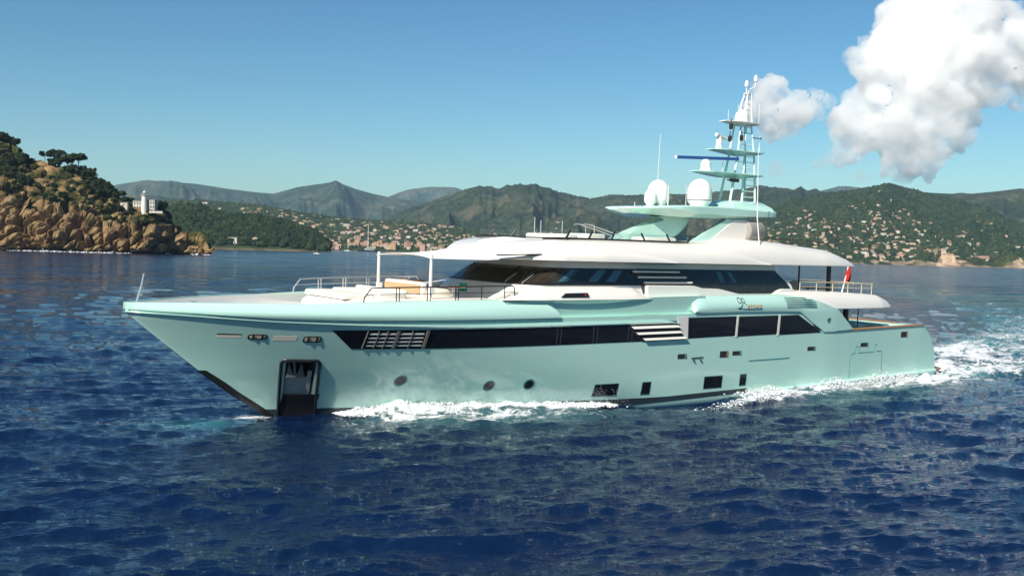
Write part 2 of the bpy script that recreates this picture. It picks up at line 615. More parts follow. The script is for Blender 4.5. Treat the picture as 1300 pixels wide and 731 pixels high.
    for x in xs:
        t = (x - 15.0) / 9.0
        zt_ = np.interp(x, [15, 15.9, 17.4, 23.0, 24.0], [5.18, 5.46, 5.64, 5.68, 5.22])
        zm = np.interp(x, [15, 24.0], [5.14, 5.16])
        zb_ = zm - .36 * max(0.0, 1 - (2 * t - 1.05) ** 2) - .02
        out = 4.62 + .16 * math.sin(math.pi * min(1, max(0, t))) ** .6
        rings.append([(x, -3.6, zb_), (x, -(out - .35), zb_), (x, -out, zm), (x, -(out - .02), zm + .04), (x, -(out - .22), zm + (zt_ - zm) * .6), (x, -(out - .5), zt_), (x, -3.6, zt_)])
    w = MB()
    w.loft(rings)
    w.m = []
    nring = 7
    for i in range(len(rings) - 1):
        w.m += [1, 1, 0, 0, 0, 0, 0]
    w.m += [0, 0]
    part(w, 'side_wing', [WHITE, MINT], True, sharp=30)
    nl = MB()
    g = [(18.15, 5.27), (19.75, 5.30), (19.75, 5.47), (18.5, 5.45)]
    yy = [-4.73, -4.76, -4.66, -4.64]
    nl.add([(a, y - .02, z) for (a, z), y in zip(g, yy)] + [(a, y + .12, z) for (a, z), y in zip(g, yy)], [(0, 1, 2, 3), (7, 6, 5, 4), (0, 4, 5, 1), (1, 5, 6, 2), (2, 6, 7, 3), (3, 7, 4, 0)])
    part(nl, 'navigation_light', BLACK, True, smooth=False)
    rl = MB().lathe([(0, -.03), (.05, -.02), (.05, .02), (0, .03)], (19.58, -4.75, 5.37), 10, axis='y')
    part(rl, 'red_lens', mat('red_lens', (.5, .02, .02), .2))
    # upper band and sloping wing wall aft, carries the name
    topl = [(26.75, 4.60), (26.7, 5.0), (26.9, 5.28), (28.2, 5.30), (33.5, 5.35), (35.36, 5.2), (36.4, 5.0), (38.2, 4.5), (39.87, 3.30)]
    botl = [(26.75, 4.44), (27.2, 4.42), (28.4, 4.44), (30, 4.46), (33.3, 4.44), (34.95, 4.40), (36.0, 3.80), (37.13, 3.24), (39.0, 3.26)]
    nu_ = 64
    def rs(pl):
        pl = np.array(pl); t = np.linspace(0, len(pl) - 1, nu_)
        return np.stack([np.interp(t, range(len(pl)), pl[:, 0]), np.interp(t, range(len(pl)), pl[:, 1])], -1)
    T, Bo = rs(topl), rs(botl)
    v = np.linspace(0, 1, 12)
    XZ = Bo[:, None, :] * (1 - v)[None, :, None] + T[:, None, :] * v[None, :, None]
    fade = 1 - sstep(34.0, 37.0, XZ[..., 0])
    oo = .07 + .06 * np.sin(np.pi * v)[None, :] * fade - (.34 * v[None, :] ** 2.4) * fade
    A = np.stack([XZ[..., 0], -(HB(XZ[..., 0], np.minimum(XZ[..., 1], 4.4)) + oo), XZ[..., 1]], -1)
    Bi = A.copy(); Bi[..., 1] += .2
    part(MB().skin(A, Bi), 'wing_wall', MINT, True, sharp=50)
    yband = lambda x, z: 4.75 + .07 + .06 * math.sin(math.pi * (z - 4.45) / .88) - .34 * max(0, (z - 4.45) / .88) ** 2.4
    # grille on the band
    gr = MB()
    for k in range(6):
        z = 4.66 + k * .1
        x1 = 37.1 - k * .28 - (k == 5) * .3
        gr.tube([(33.75 - k * .02, -(yband(33.8, z) + .01) , z), (35.0, -(yband(35, z) * (1) - .0), z), (min(x1, 36.3), -(4.83 - .02 * k), z)], .022, 6)
    part(gr, 'grille', SAGE, True)
    em = MB()
    for pts in (((37.3, 3.85), (37.42, 3.98), (37.55, 4.02)), ((37.34, 3.84), (37.48, 3.88), (37.44, 3.98), (37.3, 3.94), (37.34, 3.84)), ((37.38, 3.9), (37.5, 4.0))):
        em.tube([(x, -4.82, z) for x, z in pts], .028, 6)
    part(em, 'emblem', DKGREY, True)
    # name: ornate initial and gold letters
    L = MB()
    loop = lambda cx, cz, rx, rz, a0, a1, n=14: [(cx + rx * math.cos(math.radians(a)), cz + rz * math.sin(math.radians(a))) for a in np.linspace(a0, a1, n)]
    for pts, r in ((loop(30.02, 5.06, .12, .14, 30, 380), .018), (loop(30.32, 5.05, .09, .12, -20, 330), .016),
                   ([(30.17, 5.16), (30.24, 5.02), (30.2, 4.86), (30.1, 4.74), (29.98, 4.66), (29.86, 4.64)], .02),
                   ([(29.8, 4.66), (29.95, 4.62), (30.15, 4.63), (30.35, 4.60), (30.7, 4.585), (31.75, 4.59)], .011),
                   ([(30.36, 4.98), (30.42, 4.86), (30.52, 4.82)], .016)):
        L.tube([(x, -(yband(x, z) + .012), z) for x, z in pts], r, 6)
    part(L, 'name_initial', DKGREY)
    fc = bpy.data.curves.new('name_letters', 'FONT')
    fc.body = 'atona'
    fc.size = .46; fc.shear = .35; fc.extrude = .012; fc.space_character = 1.12; fc.offset = -0.012
    fo = bpy.data.objects.new('name_letters', fc)
    COL.objects.link(fo)
    fo.location = (30.5, -(4.75 + .135), 4.64)
    fo.rotation_euler = (math.radians(84), 0, 0)
    fc.materials.append(GOLD)
    bpy.context.view_layer.update()
    me = bpy.data.meshes.new_from_object(fo.evaluated_get(bpy.context.evaluated_depsgraph_get()))
    lo = bpy.data.objects.new('name_letters', me)
    COL.objects.link(lo)
    lo.location, lo.rotation_euler = fo.location, fo.rotation_euler
    bpy.data.objects.remove(fo)
    lo.parent = Y; lo.matrix_parent_inverse = inv

    # ---- main deck windows
    wb, = sub(side_panel([(7.30, 3.87), (11.4, 3.885), (25.4, 3.91)], [(8.3, 3.03), (12, 3.03), (26.15, 3.08)], .012, .08, 80, 6), 'window', GLASS, two=False)
    sub(side_panel([(7.30, 3.87), (11.4, 3.885), (25.4, 3.91)], [(8.3, 3.03), (12, 3.03), (26.15, 3.08)], .012, .08, 80, 6).mirror(), 'window', GLASS, two=False)
    fr = MB()
    for k in range(4):
        z = 3.16 + k * .17
        for (xa, xb_) in ((8.85, 9.95), (10.1, 11.2)):
            a = side_grid([(xa, z + .095), (xb_, z + .095)], [(xa, z), (xb_, z)], lambda X, Z, v: .05 - .05 * v, 6, 3)
            b = a.copy(); b[..., 1] += .03
            fr.skin(a, b)
    sub(fr, 'air_louver', GREY)
    BRZ = mat('bronze_frame', (.16, .14, .12), .4)
    for (x, w_) in ((8.74, .035), (9.2, .02), (9.58, .02), (10.0, .11), (10.66, .02), (11.3, .12)):
        a = side_grid([(x, 3.84), (x + w_, 3.84)], [(x - .05, 3.06), (x - .05 + w_, 3.06)], .06, 2, 5)
        b = a.copy(); b[..., 1] += .05
        sub(MB().skin(a, b), 'louver_frame', BRZ)
    mu = MB()
    for x in (18.0, 18.22, 20.15, 20.4, 22.35, 22.6):
        a = side_grid([(x, 3.88), (x + .03, 3.88)], [(x, 3.07), (x + .03, 3.07)], .02, 2, 5)
        b = a.copy(); b[..., 1] += .02
        mu.skin(a, b)
    sub(mu, 'window_mullion', mat('mullion_grey', (.05, .05, .055), .4))
    # aft main deck windows: three panes and a frame
    for (x0t, x1t, x0b, x1b) in ((26.35, 29.9, 26.45, 29.9), (30.05, 33.2, 30.05, 33.25), (33.35, 34.85, 33.4, 37.0)):
        sub(side_panel([(x0t, 4.20), (x1t, 4.22)], [(x0b, 3.13), (x1b, 3.18)], .012, .08, 14, 6), 'window', GLASS)
    fr = MB()
    for (x, w_) in ((29.90, .15), (33.2, .16)):
        a = side_grid([(x, 4.24), (x + w_, 4.24)], [(x, 3.12), (x + w_, 3.12)], .03, 2, 5)
        b = a.copy(); b[..., 1] += .05
        sub(MB().skin(a, b), 'window_frame', WHITE)
    a = side_grid([(25.55, 4.26), (26.33, 4.26)], [(26.1, 3.12), (26.43, 3.12)], .02, 4, 5)
    b = a.copy(); b[..., 1] += .05
    sub(MB().skin(a, b), 'window_frame', WHITE)
    # gill between the windows: dark panel painted as its shaded gap, three white blades
    gp = side_panel([(22.2, 3.93), (25.5, 4.05)], [(23.3, 3.05), (26.2, 3.1)], .02, .06, 12, 5)
    sub(gp, 'louver_dark_panel', DARK)
    for (xa, xb_, z) in ((22.5, 25.75, 3.76), (22.82, 25.95, 3.47), (23.3, 26.3, 3.17)):
        a = side_grid([(xa, z + .05), (xb_ - .12, z + .07)], [(xa + .12, z - .05), (xb_, z - .03)], lambda X, Z, v: .13 - .07 * v, 14, 4)
        b = a.copy(); b[..., 1] += .06; b[..., 2] += .02
        sub(MB().skin(a, b), 'louver_blade', WHITE)
    # ---- hull fittings
    for (x, z) in ((10.87, 1.52), (15.01, 1.18), (17.0, 1.19)):
        for nm, rad, out, mt in (('porthole', .20, .02, GLASS), ('porthole_rim', .27, .008, MINT_DARK)):
            mb = MB()
            ring = []
            for t in np.linspace(0, 2 * math.pi, 20, endpoint=False):
                xx, zz = x + rad * math.cos(t) * 1.05, z + rad * math.sin(t)
                ring.append((xx, -(float(HB(xx, zz)) + out), zz))
            r2 = [(p[0], p[1] + .06, p[2]) for p in ring]
            mb.loft([ring, r2])
            sub(mb, nm, mt, smooth=False)
    for (x0, x1, z0, z1, sk) in ((20.66, 22.03, .44, 1.02, .02), (23.57, 24.1, .41, 1.0, .03), (27.89, 29.2, .46, 1.07, .02), (30.59, 31.05, .48, 1.06, .02)):
        f1 = sub(ybox_on_hull(x0 - .035, x1 + .035, z0 - .035, z1 + .035, .012, .05, sk), 'hull_window', MINT_DARK)
        f2 = ybox_on_hull(x0, x1, z0, z1, .02, .05, sk)
        q, q2 = f2.build('pane', GLASS, hull), f2.mirror().build('pane', GLASS, hull)
    for (x0, x1, z0, z1) in ((25.84, 26.45, 2.10, 2.34), (28.89, 29.5, 2.05, 2.38), (29.84, 30.5, 2.13, 2.35), (35.92, 36.6, 2.17, 2.39), (40.86, 41.6, 2.22, 2.45), (44.95, 45.65, 2.66, 3.0)):
        sub(ybox_on_hull(x0, x1, z0, z1, .012, .05), 'fairlead', DARK)
        sub(ybox_on_hull(x1 - .1, x1 - .02, z0 + .02, z1 - .02, .03, .04), 'fairlead_roller', TEAK if x0 > 44 or 28 < x0 < 29.2 else MINT_DARK)
    for (x0, x1, z0, z1) in ((4.25, 4.95, 3.42, 3.66), (6.30, 7.0, 3.32, 3.60)):
        def oval(rx, rz, out, inn):
            cx_, cz_ = (x0 + x1) / 2, (z0 + z1) / 2
            ring = []
            for t in np.linspace(0, 2 * math.pi, 24, endpoint=False):
                c, s = math.cos(t), math.sin(t)
                xx = cx_ + rx * abs(c) ** .4 * (1 if c > 0 else -1)
                zz = cz_ + rz * abs(s) ** .5 * (1 if s > 0 else -1)
                ring.append((xx, -(float(HB(xx, zz)) + out), zz))
            return MB().loft([ring, [(p[0], p[1] + inn, p[2]) for p in ring]])
        sub(oval((x1 - x0) / 2, (z1 - z0) / 2, .02, .06), 'fairlead', BLACK, smooth=False)
        sub(oval((x1 - x0) / 2 - .06, (z1 - z0) / 2 - .05, .035, .05), 'fairlead_plate', BRASS, smooth=False)
        for dx in (-.16, .16):
            cx_ = (x0 + x1) / 2 + dx
            sub(ybox_on_hull(cx_ - .03, cx_ + .03, z0 + .05, z1 - .05, .06, .05), 'fairlead_roller', BLACK)
    for (x0, x1, z0, z1) in ((3.15, 4.03, 3.50, 3.66), (5.2, 6.06, 3.40, 3.59)):
        sub(ybox_on_hull(x0, x1, z0 - .01, z0 + (.10 if x0 < 4 else z1 - z0), .006, .06), 'hawse_lip', mat('polished_lip', (.86, .74, .58), .35))
    # anchor pocket frame, plate and anchor
    ap = MB()
    cor = [(6.33, .02), (5.80, 2.40), (5.88, 2.52), (7.16, 2.50), (7.28, 2.38), (7.82, .02)]
    def hp(x, z, o): return (x, -(float(HB(x, z)) + o), z)
    dense = []
    for (a, b) in zip(cor[:-1], cor[1:]):
        for t in np.linspace(0, 1, 8, endpoint=False):
            dense.append((a[0] + (b[0] - a[0]) * t, a[1] + (b[1] - a[1]) * t))
    dense.append(cor[-1])
    ap.tube([hp(x, z, .01) for x, z in dense], .07, 8)
    ap.skin(*[np.array([[hp(x, z, o_) for z in np.linspace(-.25, .9, 6)] for x in np.linspace(6.3, 7.75, 8)]) + np.array([0, d_, 0]) for o_, d_ in ((.02, 0), (.02, .08))])
    sub(ap, 'anchor_pocket', BLACK, sharp=40)
    pl = MB()
    g = np.array([[hp(x + (1.75 - z) * .2, z, -.16) for z in np.linspace(.88, 1.72, 5)] for x in np.linspace(6.02, 7.12, 6)])
    g2 = g.copy(); g2[..., 1] += .12
    pl.skin(g, g2)
    for xa in (6.0, 7.05):
        g = np.array([[hp(x + (1.75 - z) * .2, z, -.08) for z in np.linspace(.88, 2.02, 5)] for x in (xa, xa + .13)])
        g2 = g.copy(); g2[..., 1] += .12
        pl.skin(g, g2)
    sub(pl, 'pocket_plate', mat('worn_steel_plate', (.42, .44, .42), .5, metal=.2, noise=(3, .3, (.3, .33, .32))))
    an = MB()
    yc = -(float(HB(6.5, 2.0)) - .28)
    an.tube([(6.5, yc, 2.4), (6.55, yc, 1.85)], .07, 8)
    an.box(6.15, 6.95, yc - .08, yc + .1, 1.72, 1.86)
    for s_ in (-1, 1):
        an.add([(6.55 + s_ * .08, yc - .05, 1.80), (6.55 + s_ * .40, yc - .05, 1.84), (6.55 + s_ * .30, yc - .02, 2.34), (6.55 + s_ * .08, yc + .06, 1.80), (6.55 + s_ * .40, yc + .06, 1.84), (6.55 + s_ * .30, yc + .04, 2.34)],
               [(0, 1, 2), (3, 5, 4), (0, 3, 4, 1), (1, 4, 5, 2), (2, 5, 3, 0)])
    sub(an, 'anchor', mat('galvanised_anchor', (.16, .15, .14), .5, metal=.4), smooth=False)
    # stem guard, boot stripe, spray rail, swim platform
    sg = []
    for z in np.linspace(2.0, -.4, 14):
        wv = np.interp(z, [-.4, 1.5, 2.0], [.42, .40, .30])
        xs0 = float(xstem(z))
        sg.append([(xs0 - .05, 0, z), (xs0 + .02, -(float(HB(xs0 + .02, z)) + .03), z), (xs0 + wv, -(float(HB(xs0 + wv, z)) + .02), z), (xs0 + wv, float(HB(xs0 + wv, z)) + .02, z), (xs0 + .02, float(HB(xs0 + .02, z)) + .03, z)])
    sub(MB().loft(sg), 'stem_guard', BLACK, two=False, sharp=30)
    sub(side_panel([(5.6, .19), (12, .24), (18, .24), (25.3, .20), (31.2, .30)], [(6.1, -.5), (12, -.5), (18, -.3), (25.3, -.06), (31.2, .06)], .012, .06, 90, 4), 'boot_stripe', mat('boot_stripe', (.03, .045, .055), .35))
    sr = []
    for x in np.linspace(31.6, 49.3, 40):
        z = float(np.interp(x, [31.6, 34.3, 37.7, 43.1, 49.3], [.12, .18, .26, .39, .50]))
        b_ = float(HB(x, z))
        sr.append([(x, -(b_ - .05), z), (x, -(b_ + .02), z + .01), (x, -(b_ + .16), z - .07), (x, -(b_ + .12), z - .16), (x, -(b_ - .05), z - .3)])
    sub(MB().loft(sr), 'spray_rail', MINT, sharp=25)
    sp = []
    for z, e in ((.36, 0), (.44, .03), (.50, 0)):
        sp.append([(48.6, -3.95 - e, z), (50.2 + e, -3.9 - e, z), (50.55 + e, -3.3, z), (50.7 + e, 0, z), (50.55 + e, 3.3, z), (50.2 + e, 3.9 + e, z), (48.6, 3.95 + e, z)])
    sub(MB().loft(sp), 'swim_platform', TEAK, two=False, sharp=30)
    # shell door outlines
    sd_ = MB()
    for pts in ([(40.01, .40), (39.93, 1.6), (39.98, 1.78), (40.12, 1.84), (40.38, 1.88), (40.40, 2.25), (40.5, 2.27)], [(40.5, 2.25), (40.62, 2.25)], [(40.72, 2.25), (40.70, 1.86), (42.25, 1.88), (42.32, 2.3), (42.5, 2.3)], [(42.5, 1.9), (43.05, 1.9), (43.1, 1.8), (43.25, .47)]):
        sd_.tube([hp(x, z, .0) for x, z in pts], .022, 5)
    sd_.tube([hp(x, z, .0) for x, z in ((31.15, 1.80), (32.8, 1.81), (34.45, 1.83))], .03, 5)
    sub(sd_, 'door_seam', MINT_DARK)
    fine = MB()
    for x in (31.13, 34.5, 26.95):
        fine.tube([hp(x, z, -.006) for z in (1.85, 2.3, 2.7, 3.02)], .010, 4)
    sub(fine, 'panel_seam', mat('panel_seam', (.2, .45, .40), .4))
    df = MB()
    for x in (26.95, 27.45):
        df.tube([hp(x, 2.06, .02), hp(x, 1.97, .06)], .05, 6)
    df.tube([hp(26.8, 2.1, .02), hp(27.65, 2.13, .02)], .02, 5)
    sub(df, 'drain_scupper', DARK)
    # ---- aft cockpit: teak caps, seat, poles
    cap = MB()
    xs = np.linspace(38.9, 47.35, 24)
    g = []
    for x in xs:
        z = float(np.interp(x, [36, 40, 47.5], [3.2, 3.23, 3.34]))
        b_ = float(HB(x, z))
        g.append([(x, -(b_ + .05), z + .004), (x, -(b_ + .05), z + .06), (x, -(b_ - .42), z + .06), (x, -(b_ - .42), z + .004)])
    cap.loft(g)
    part(cap, 'teak_cap_rail', TEAK, True, sharp=30)
    part(MB().box(46.72, 47.42, -2.6, 3.6, 3.345, 3.40), 'teak_cap_rail', TEAK)
    part(MB().rbox(46.0, 46.9, -2.4, -0.2, 2.36, 3.28, .12), 'cockpit_locker', MINT)
    part(MB().rbox(44.6, 45.9, -2.6, 2.6, 2.36, 2.85, .1), 'cockpit_seat', CUSHION)
    for (x, y, r) in ((40.4, -3.7, .16), (40.75, -3.5, .12), (41.3, -3.9, .035)):
        part(MB().tube([(x, y, 2.36), (x, y, 4.55)], r, 12), 'deck_pillar', BLACK if r > .13 else BRONZE)
    part(MB().box(36.37, 36.45, -4.05, 4.05, 2.36, 4.4), 'saloon_door', GLASS)

    # ---- upper deck
    part(MB().loft([[(14.0, -3.9, z), (36.5, -4.55, z), (44.4, -3.6, z), (44.4, 3.6, z), (36.5, 4.55, z), (14.0, 3.9, z)] for z in (4.505, 4.62)]), 'upper_deck', DECK, smooth=False)
    # aft overhang
    xs = np.concatenate([np.linspace(33.2, 42, 22), np.linspace(42.3, 45.2, 16)])
    rings = []
    for x in xs:
        wb_ = float(np.interp(x, [33.2, 38, 41, 43, 44, 44.6, 45.0, 45.2], [4.66, 4.62, 4.55, 4.42, 4.2, 3.85, 3.3, 2.4]))
        zt_ = float(np.interp(x, [33.2, 34.2, 37, 39.6, 43.1, 44.2, 45.2], [5.30, 5.56, 5.50, 5.42, 5.24, 4.95, 4.58]))
        zb_ = float(np.interp(x, [33.2, 43, 45.2], [4.46, 4.44, 4.5]))
        q = [(wb_ - .5, zb_ - .0), (wb_ - .03, zb_ + .02), (wb_, zb_ + .07), (wb_ - .05, zb_ + (zt_ - zb_) * .35), (wb_ - .18, zb_ + (zt_ - zb_) * .65), (wb_ - .40, zb_ + (zt_ - zb_) * .9), (wb_ - .65, zt_)]
        rings.append([(x, -y, z) for y, z in q] + [(x, y, z) for y, z in q[::-1]])
    part(MB().loft(rings), 'aft_overhang', WHITE, sharp=32)
    # upper house
    def outline(xf, w, xa, L=1.45, p=3.4, n=26, ns=24):
        pts = []
        for t in np.linspace(0, math.pi / 2, n):
            pts.append((xf + L * (1 - max(math.cos(t), 0) ** (2 / p)), -w * math.sin(t) ** (2 / p)))
        for x in np.linspace(xf + L, xa, ns + 1)[1:]:
            pts.append((x, -w))
        return np.array(pts)
    zl = [4.3, 5.30, 5.83, 6.64, 6.95]
    lv = [outline(14.9, 4.02, 35.6), outline(16.1, 3.96, 35.4), outline(16.72, 3.93, 35.1), outline(18.05, 3.76, 33.9), outline(18.1, 3.74, 33.9)]
    lvn = np.stack([np.concatenate([a, np.full((len(a), 1), z)], -1) for a, z in zip(lv, zl)])
    rings = []
    for k in range(len(zl)):
        r = lvn[k]
        st = r[1:][::-1].copy(); st[:, 1] *= -1
        rings.append([tuple(q) for q in r] + [tuple(q) for q in st])
    part(MB().loft(rings), 'deckhouse', WHITE, sharp=40)

    def house_pt(s, z):
        """point on the house wall; s is a fractional outline index"""
        row = []
        for k in range(len(zl)):
            row.append([np.interp(s, np.arange(lvn.shape[1]), lvn[k][:, c]) for c in (0, 1)])
        row = np.array(row)
        return np.array([np.interp(z, zl, row[:, 0]), np.interp(z, zl, row[:, 1]), z])

    def s_of_x(x, z):
        ss = np.linspace(0, lvn.shape[1] - 1, 900)
        xx = np.array([house_pt(s, z)[0] for s in ss])
        return float(np.interp(x, xx, ss))

    def house_panel(sb0, sb1, st0, st1, z0, z1, out, depth, nu=30, nv=5):
        A = np.zeros((nu, nv, 3))
        for i, t in enumerate(np.linspace(0, 1, nu)):
            for j, v_ in enumerate(np.linspace(0, 1, nv)):
                s = (sb0 + (sb1 - sb0) * t) * (1 - v_) + (st0 + (st1 - st0) * t) * v_
                z = z0 + (z1 - z0) * v_
                p0, p1 = house_pt(max(s - .4, 0), z), house_pt(min(s + .4, lvn.shape[1] - 1), z)
                tx, ty = p1[0] - p0[0], p1[1] - p0[1]
                ln = math.hypot(tx, ty)
                A[i, j] = house_pt(s, z) + np.array([ty / ln, -tx / ln, .0]) * out
                if s < .5: A[i, j, 1] = min(A[i, j, 1], -.0 if s <= 0 else 9)
        Bq = A.copy()
        for i in range(nu):
            t0, t1 = A[max(i - 1, 0), 0], A[min(i + 1, nu - 1), 0]
            tx, ty = t1[0] - t0[0], t1[1] - t0[1]
            ln = math.hypot(tx, ty)
            Bq[i, :, 0] -= ty / ln * depth
            Bq[i, :, 1] -= -tx / ln * depth
        return MB().skin(A, Bq)
    sa = s_of_x(19.2, 6.2)
    sb_ = s_of_x(23.3, 6.2)
    zb0, zt0 = 5.85, 6.60
    # wheelhouse front and side glass
    part(house_panel(0, sa, 0, sa, zb0, zt0, .012, .06, 44), 'windscreen', BGLASS, True, sharp=40)
    part(house_panel(sa, s_of_x(24.6, zb0), sa, s_of_x(23.6, zt0), zb0, zt0, .012, .06, 20), 'window', GLASS, True)
    lb = MB()
    for s0 in (3.0, 9.0, 14.5, 19.0):
        q = house_panel(s0, s0 + .7, s0 + .35, s0 + 1.05, zb0, zt0, .03, .06, 3)
        lb.add(q.v, q.f)
    for x in (19.25, 20.3, 21.4, 22.6):
        s0 = s_of_x(x, 6.2)
        q = house_panel(s0, s0 + .12, s0, s0 + .12, zb0, zt0, .022, .04, 3)
        lb.add(q.v, q.f)
    part(lb, 'window_mullion', BLACK, True)
    tr = house_panel(0, s_of_x(24.6, zb0), 0, s_of_x(24.6, zb0), zb0 - .07, zb0, .03, .07, 60, 2)
    part(tr, 'window_sill', BLACK, True)
    for s0 in (6.0, 13.0):
        p0, p1 = house_pt(s0, 5.80), house_pt(s0 - .6, 6.28)
        part(MB().tube([p0 + np.array([-.05, -.05, 0]), p0 + np.array([-.1, -.08, .06]), p1 + np.array([-.06, -.05, 0])], .025, 6), 'windscreen_wiper', STEEL)
    # upper saloon windows
    part(house_panel(s_of_x(23.9, 5.36), s_of_x(35.15, 5.36), s_of_x(23.6, 6.62), s_of_x(33.8, 6.62), 5.36, 6.62, .018, .07, 30), 'window', GLASS, True)
    lb = MB()
    for x in (27.2, 28.9, 29.1, 30.6, 31.2, 32.6):
        q = house_panel(s_of_x(x, 5.36), s_of_x(x + .05, 5.36), s_of_x(x - .12, 6.62), s_of_x(x - .07, 6.62), 5.38, 6.6, .026, .04, 3)
        lb.add(q.v, q.f)
    part(lb, 'window_mullion', mat('mullion_dark', (.035, .035, .04), .3), True)
    cur = mat('curtain_behind_glass', (.05, .13, .17), .05)
    for (x, w_) in ((18.9, .5), (20.65, .55), (21.75, .55), (29.3, .35), (30.2, .3)):
        q = house_panel(s_of_x(x, 6.2), s_of_x(x + w_, 6.2), s_of_x(x, 6.2), s_of_x(x + w_, 6.2), 5.95, 6.52, .016 if x < 24 else .022, .02, 4)
        part(q, 'curtain', cur, True)
    # gill with three blades in the upper windows
    for (xa, xb_, z) in ((23.2, 26.3, 6.47), (23.55, 26.8, 6.20), (23.95, 27.25, 5.93)):
        rings = []
        for x in np.linspace(xa, xb_, 10):
            rings.append([(x, -3.98, z - .05), (x, -4.06, z + .01), (x, -4.0, z + .05), (x, -3.9, z + .05), (x, -3.9, z - .05)])
        part(MB().loft(rings), 'louver_blade', WHITE, True, sharp=25)
    # white fairing under the upper windows, its side steep so it stays dim
    fg = []
    for x in np.linspace(24.0, 35.6, 40):
        zt_ = float(np.interp(x, [24, 27.4, 27.8, 29.2, 30.6, 31.6, 33.3, 34.0, 35.0, 35.6], [5.80, 5.78, 5.66, 5.62, 5.36, 5.29, 5.29, 5.62, 5.62, 5.3]))
        fg.append([(x, -3.7, 4.6), (x, -4.5, 4.6), (x, -4.30, 5.20), (x, -4.22, 5.24), (x, -4.20, max(5.25, zt_ - .03)), (x, -4.14, max(5.26, zt_)), (x, -3.7, max(5.27, zt_))])
    part(MB().loft(fg), 'side_fairing', WHITE, True, sharp=30)
    # poles of the aft upper deck, sidewind screen
    for (x, y, r) in ((36.0, -3.7, .05), (38.9, -3.5, .13), (39.3, -3.2, .13)):
        part(MB().tube([(x, y, 4.62), (x, y, 6.95)], r, 12), 'deck_pillar', BLACK if x < 39 else BRONZE)
    part(MB().box(36.2, 38.4, 3.2, 3.23, 6.2, 6.92), 'wind_screen', CLEAR, smooth=False)
    # ---- sundeck roof
    xs = np.concatenate([np.linspace(16.2, 18.5, 14), np.linspace(18.9, 38, 44), np.linspace(38.3, 41.8, 20)])
    WB = lambda x: float(np.interp(x, [16.2, 16.6, 17.2, 18.5, 21, 34, 38, 39.5, 40.5, 41.2, 41.6, 41.8], [2.6, 3.2, 3.7, 4.2, 4.4, 4.4, 4.25, 4.1, 3.9, 3.6, 3.2, 2.5]))
    ZT = lambda x: float(np.interp(x, [16.2, 17.0, 18.7, 21.6, 27, 28.4, 30.2, 31.7, 33.2, 34.65, 38.8, 40.4, 41.7], [7.5, 7.72, 7.93, 7.97, 7.95, 8.03, 8.2, 8.28, 8.24, 8.14, 7.84, 7.48, 7.06]))
    rings = []
    for x in xs:
        wb_, zt_ = WB(x), ZT(x)
        zb_ = 6.93
        h = zt_ - zb_
        q = [(wb_ - .55, zb_), (wb_ - .05, zb_ + .01), (wb_, zb_ + .05), (wb_ - .04, zb_ + h * .25), (wb_ - .16, zb_ + h * .5), (wb_ - .36, zb_ + h * .72), (wb_ - .66, zb_ + h * .9), (wb_ - 1.0, zt_)]
        rings.append([(x, -y, z) for y, z in q] + [(x, y, z) for y, z in q[::-1]])
    part(MB().loft(rings), 'sundeck_roof', WHITE, sharp=32)
    # two long faired lobes over the roof's edge
    for (x0, x1, zfun, out) in ((17.2, 25.7, lambda x: np.interp(x, [17.2, 18.5, 21, 23.4, 24.8, 25.7], [7.30, 7.44, 7.52, 7.40, 7.18, 6.96]), .17),
                                (20.0, 32.8, lambda x: np.interp(x, [20, 26, 28.6, 30.6, 32.0, 32.8], [7.78, 7.80, 7.72, 7.45, 7.12, 6.97]), .07)):
        rings = []
        for x in np.linspace(x0, x1, 40):
            zt_ = float(zfun(x)); zb_ = 6.94
            h = max(zt_ - zb_, .02)
            f = min(1, (x - x0) / 1.2 + .3)
            wb_ = WB(x)
            def yr(z):
                hh = (z - 6.93) / (ZT(x) - 6.93)
                return wb_ - float(np.interp(hh, [0, .25, .5, .72, .9, 1], [0, .04, .16, .36, .66, 1.0]))
            q = [(yr(zb_) - .1, zb_), (yr(zb_) + out * f, zb_ + .01)]
            for t in (.15, .4, .65, .85, 1.0):
                z = zb_ + h * t
                q.append((yr(z) + out * f * (1 - t ** 3), z))
            q.append((yr(zt_) - .1, zt_ - .02))
            rings.append([(x, -y, z) for y, z in q])
        part(MB().loft(rings), 'roof_fairing', WHITE, True, sharp=28)
    # sundeck wind screen: dark frame, posts, clear panes
    fr = MB()
    base = [(18.3, -2.9, 7.97), (19.0, -3.25, 7.99), (21.6, -3.36, 8.0), (27.4, -3.36, 7.99), (27.75, -3.34, 8.36)]
    fr.tube(base, .065, 6)
    for (x, d) in ((19.35, .35), (20.75, .32), (22.2, .3), (24.45, -.2), (26.2, -.2)):
        fr.tube([(x, -3.35, 7.98), (x + d, -3.25, 8.40)], .05, 6)
    part(fr, 'windscreen_frame', BLACK, True)
    pn = MB()
    for (x0, x1) in ((18.6, 19.35), (19.35, 20.75), (20.75, 22.2), (22.2, 24.45), (24.45, 26.2), (26.2, 27.5)):
        pn.add([(x0, -3.35, 8.0), (x1, -3.35, 8.0), (x1 + .2, -3.25, 8.36), (x0 + .2, -3.25, 8.36), (x0, -3.33, 8.0), (x1, -3.33, 8.0), (x1 + .2, -3.23, 8.36), (x0 + .2, -3.23, 8.36)],
               [(0, 1, 2, 3), (7, 6, 5, 4), (0, 4, 5, 1), (1, 5, 6, 2), (2, 6, 7, 3), (3, 7, 4, 0)])
    part(pn, 'sundeck_pane', CLEAR, True, smooth=False)
    fb = MB().tube([(18.3, y, 7.97 + .02) for y in np.linspace(-2.9, 2.9, 8)], .04, 6)
    part(fb, 'windscreen_frame', BLACK)
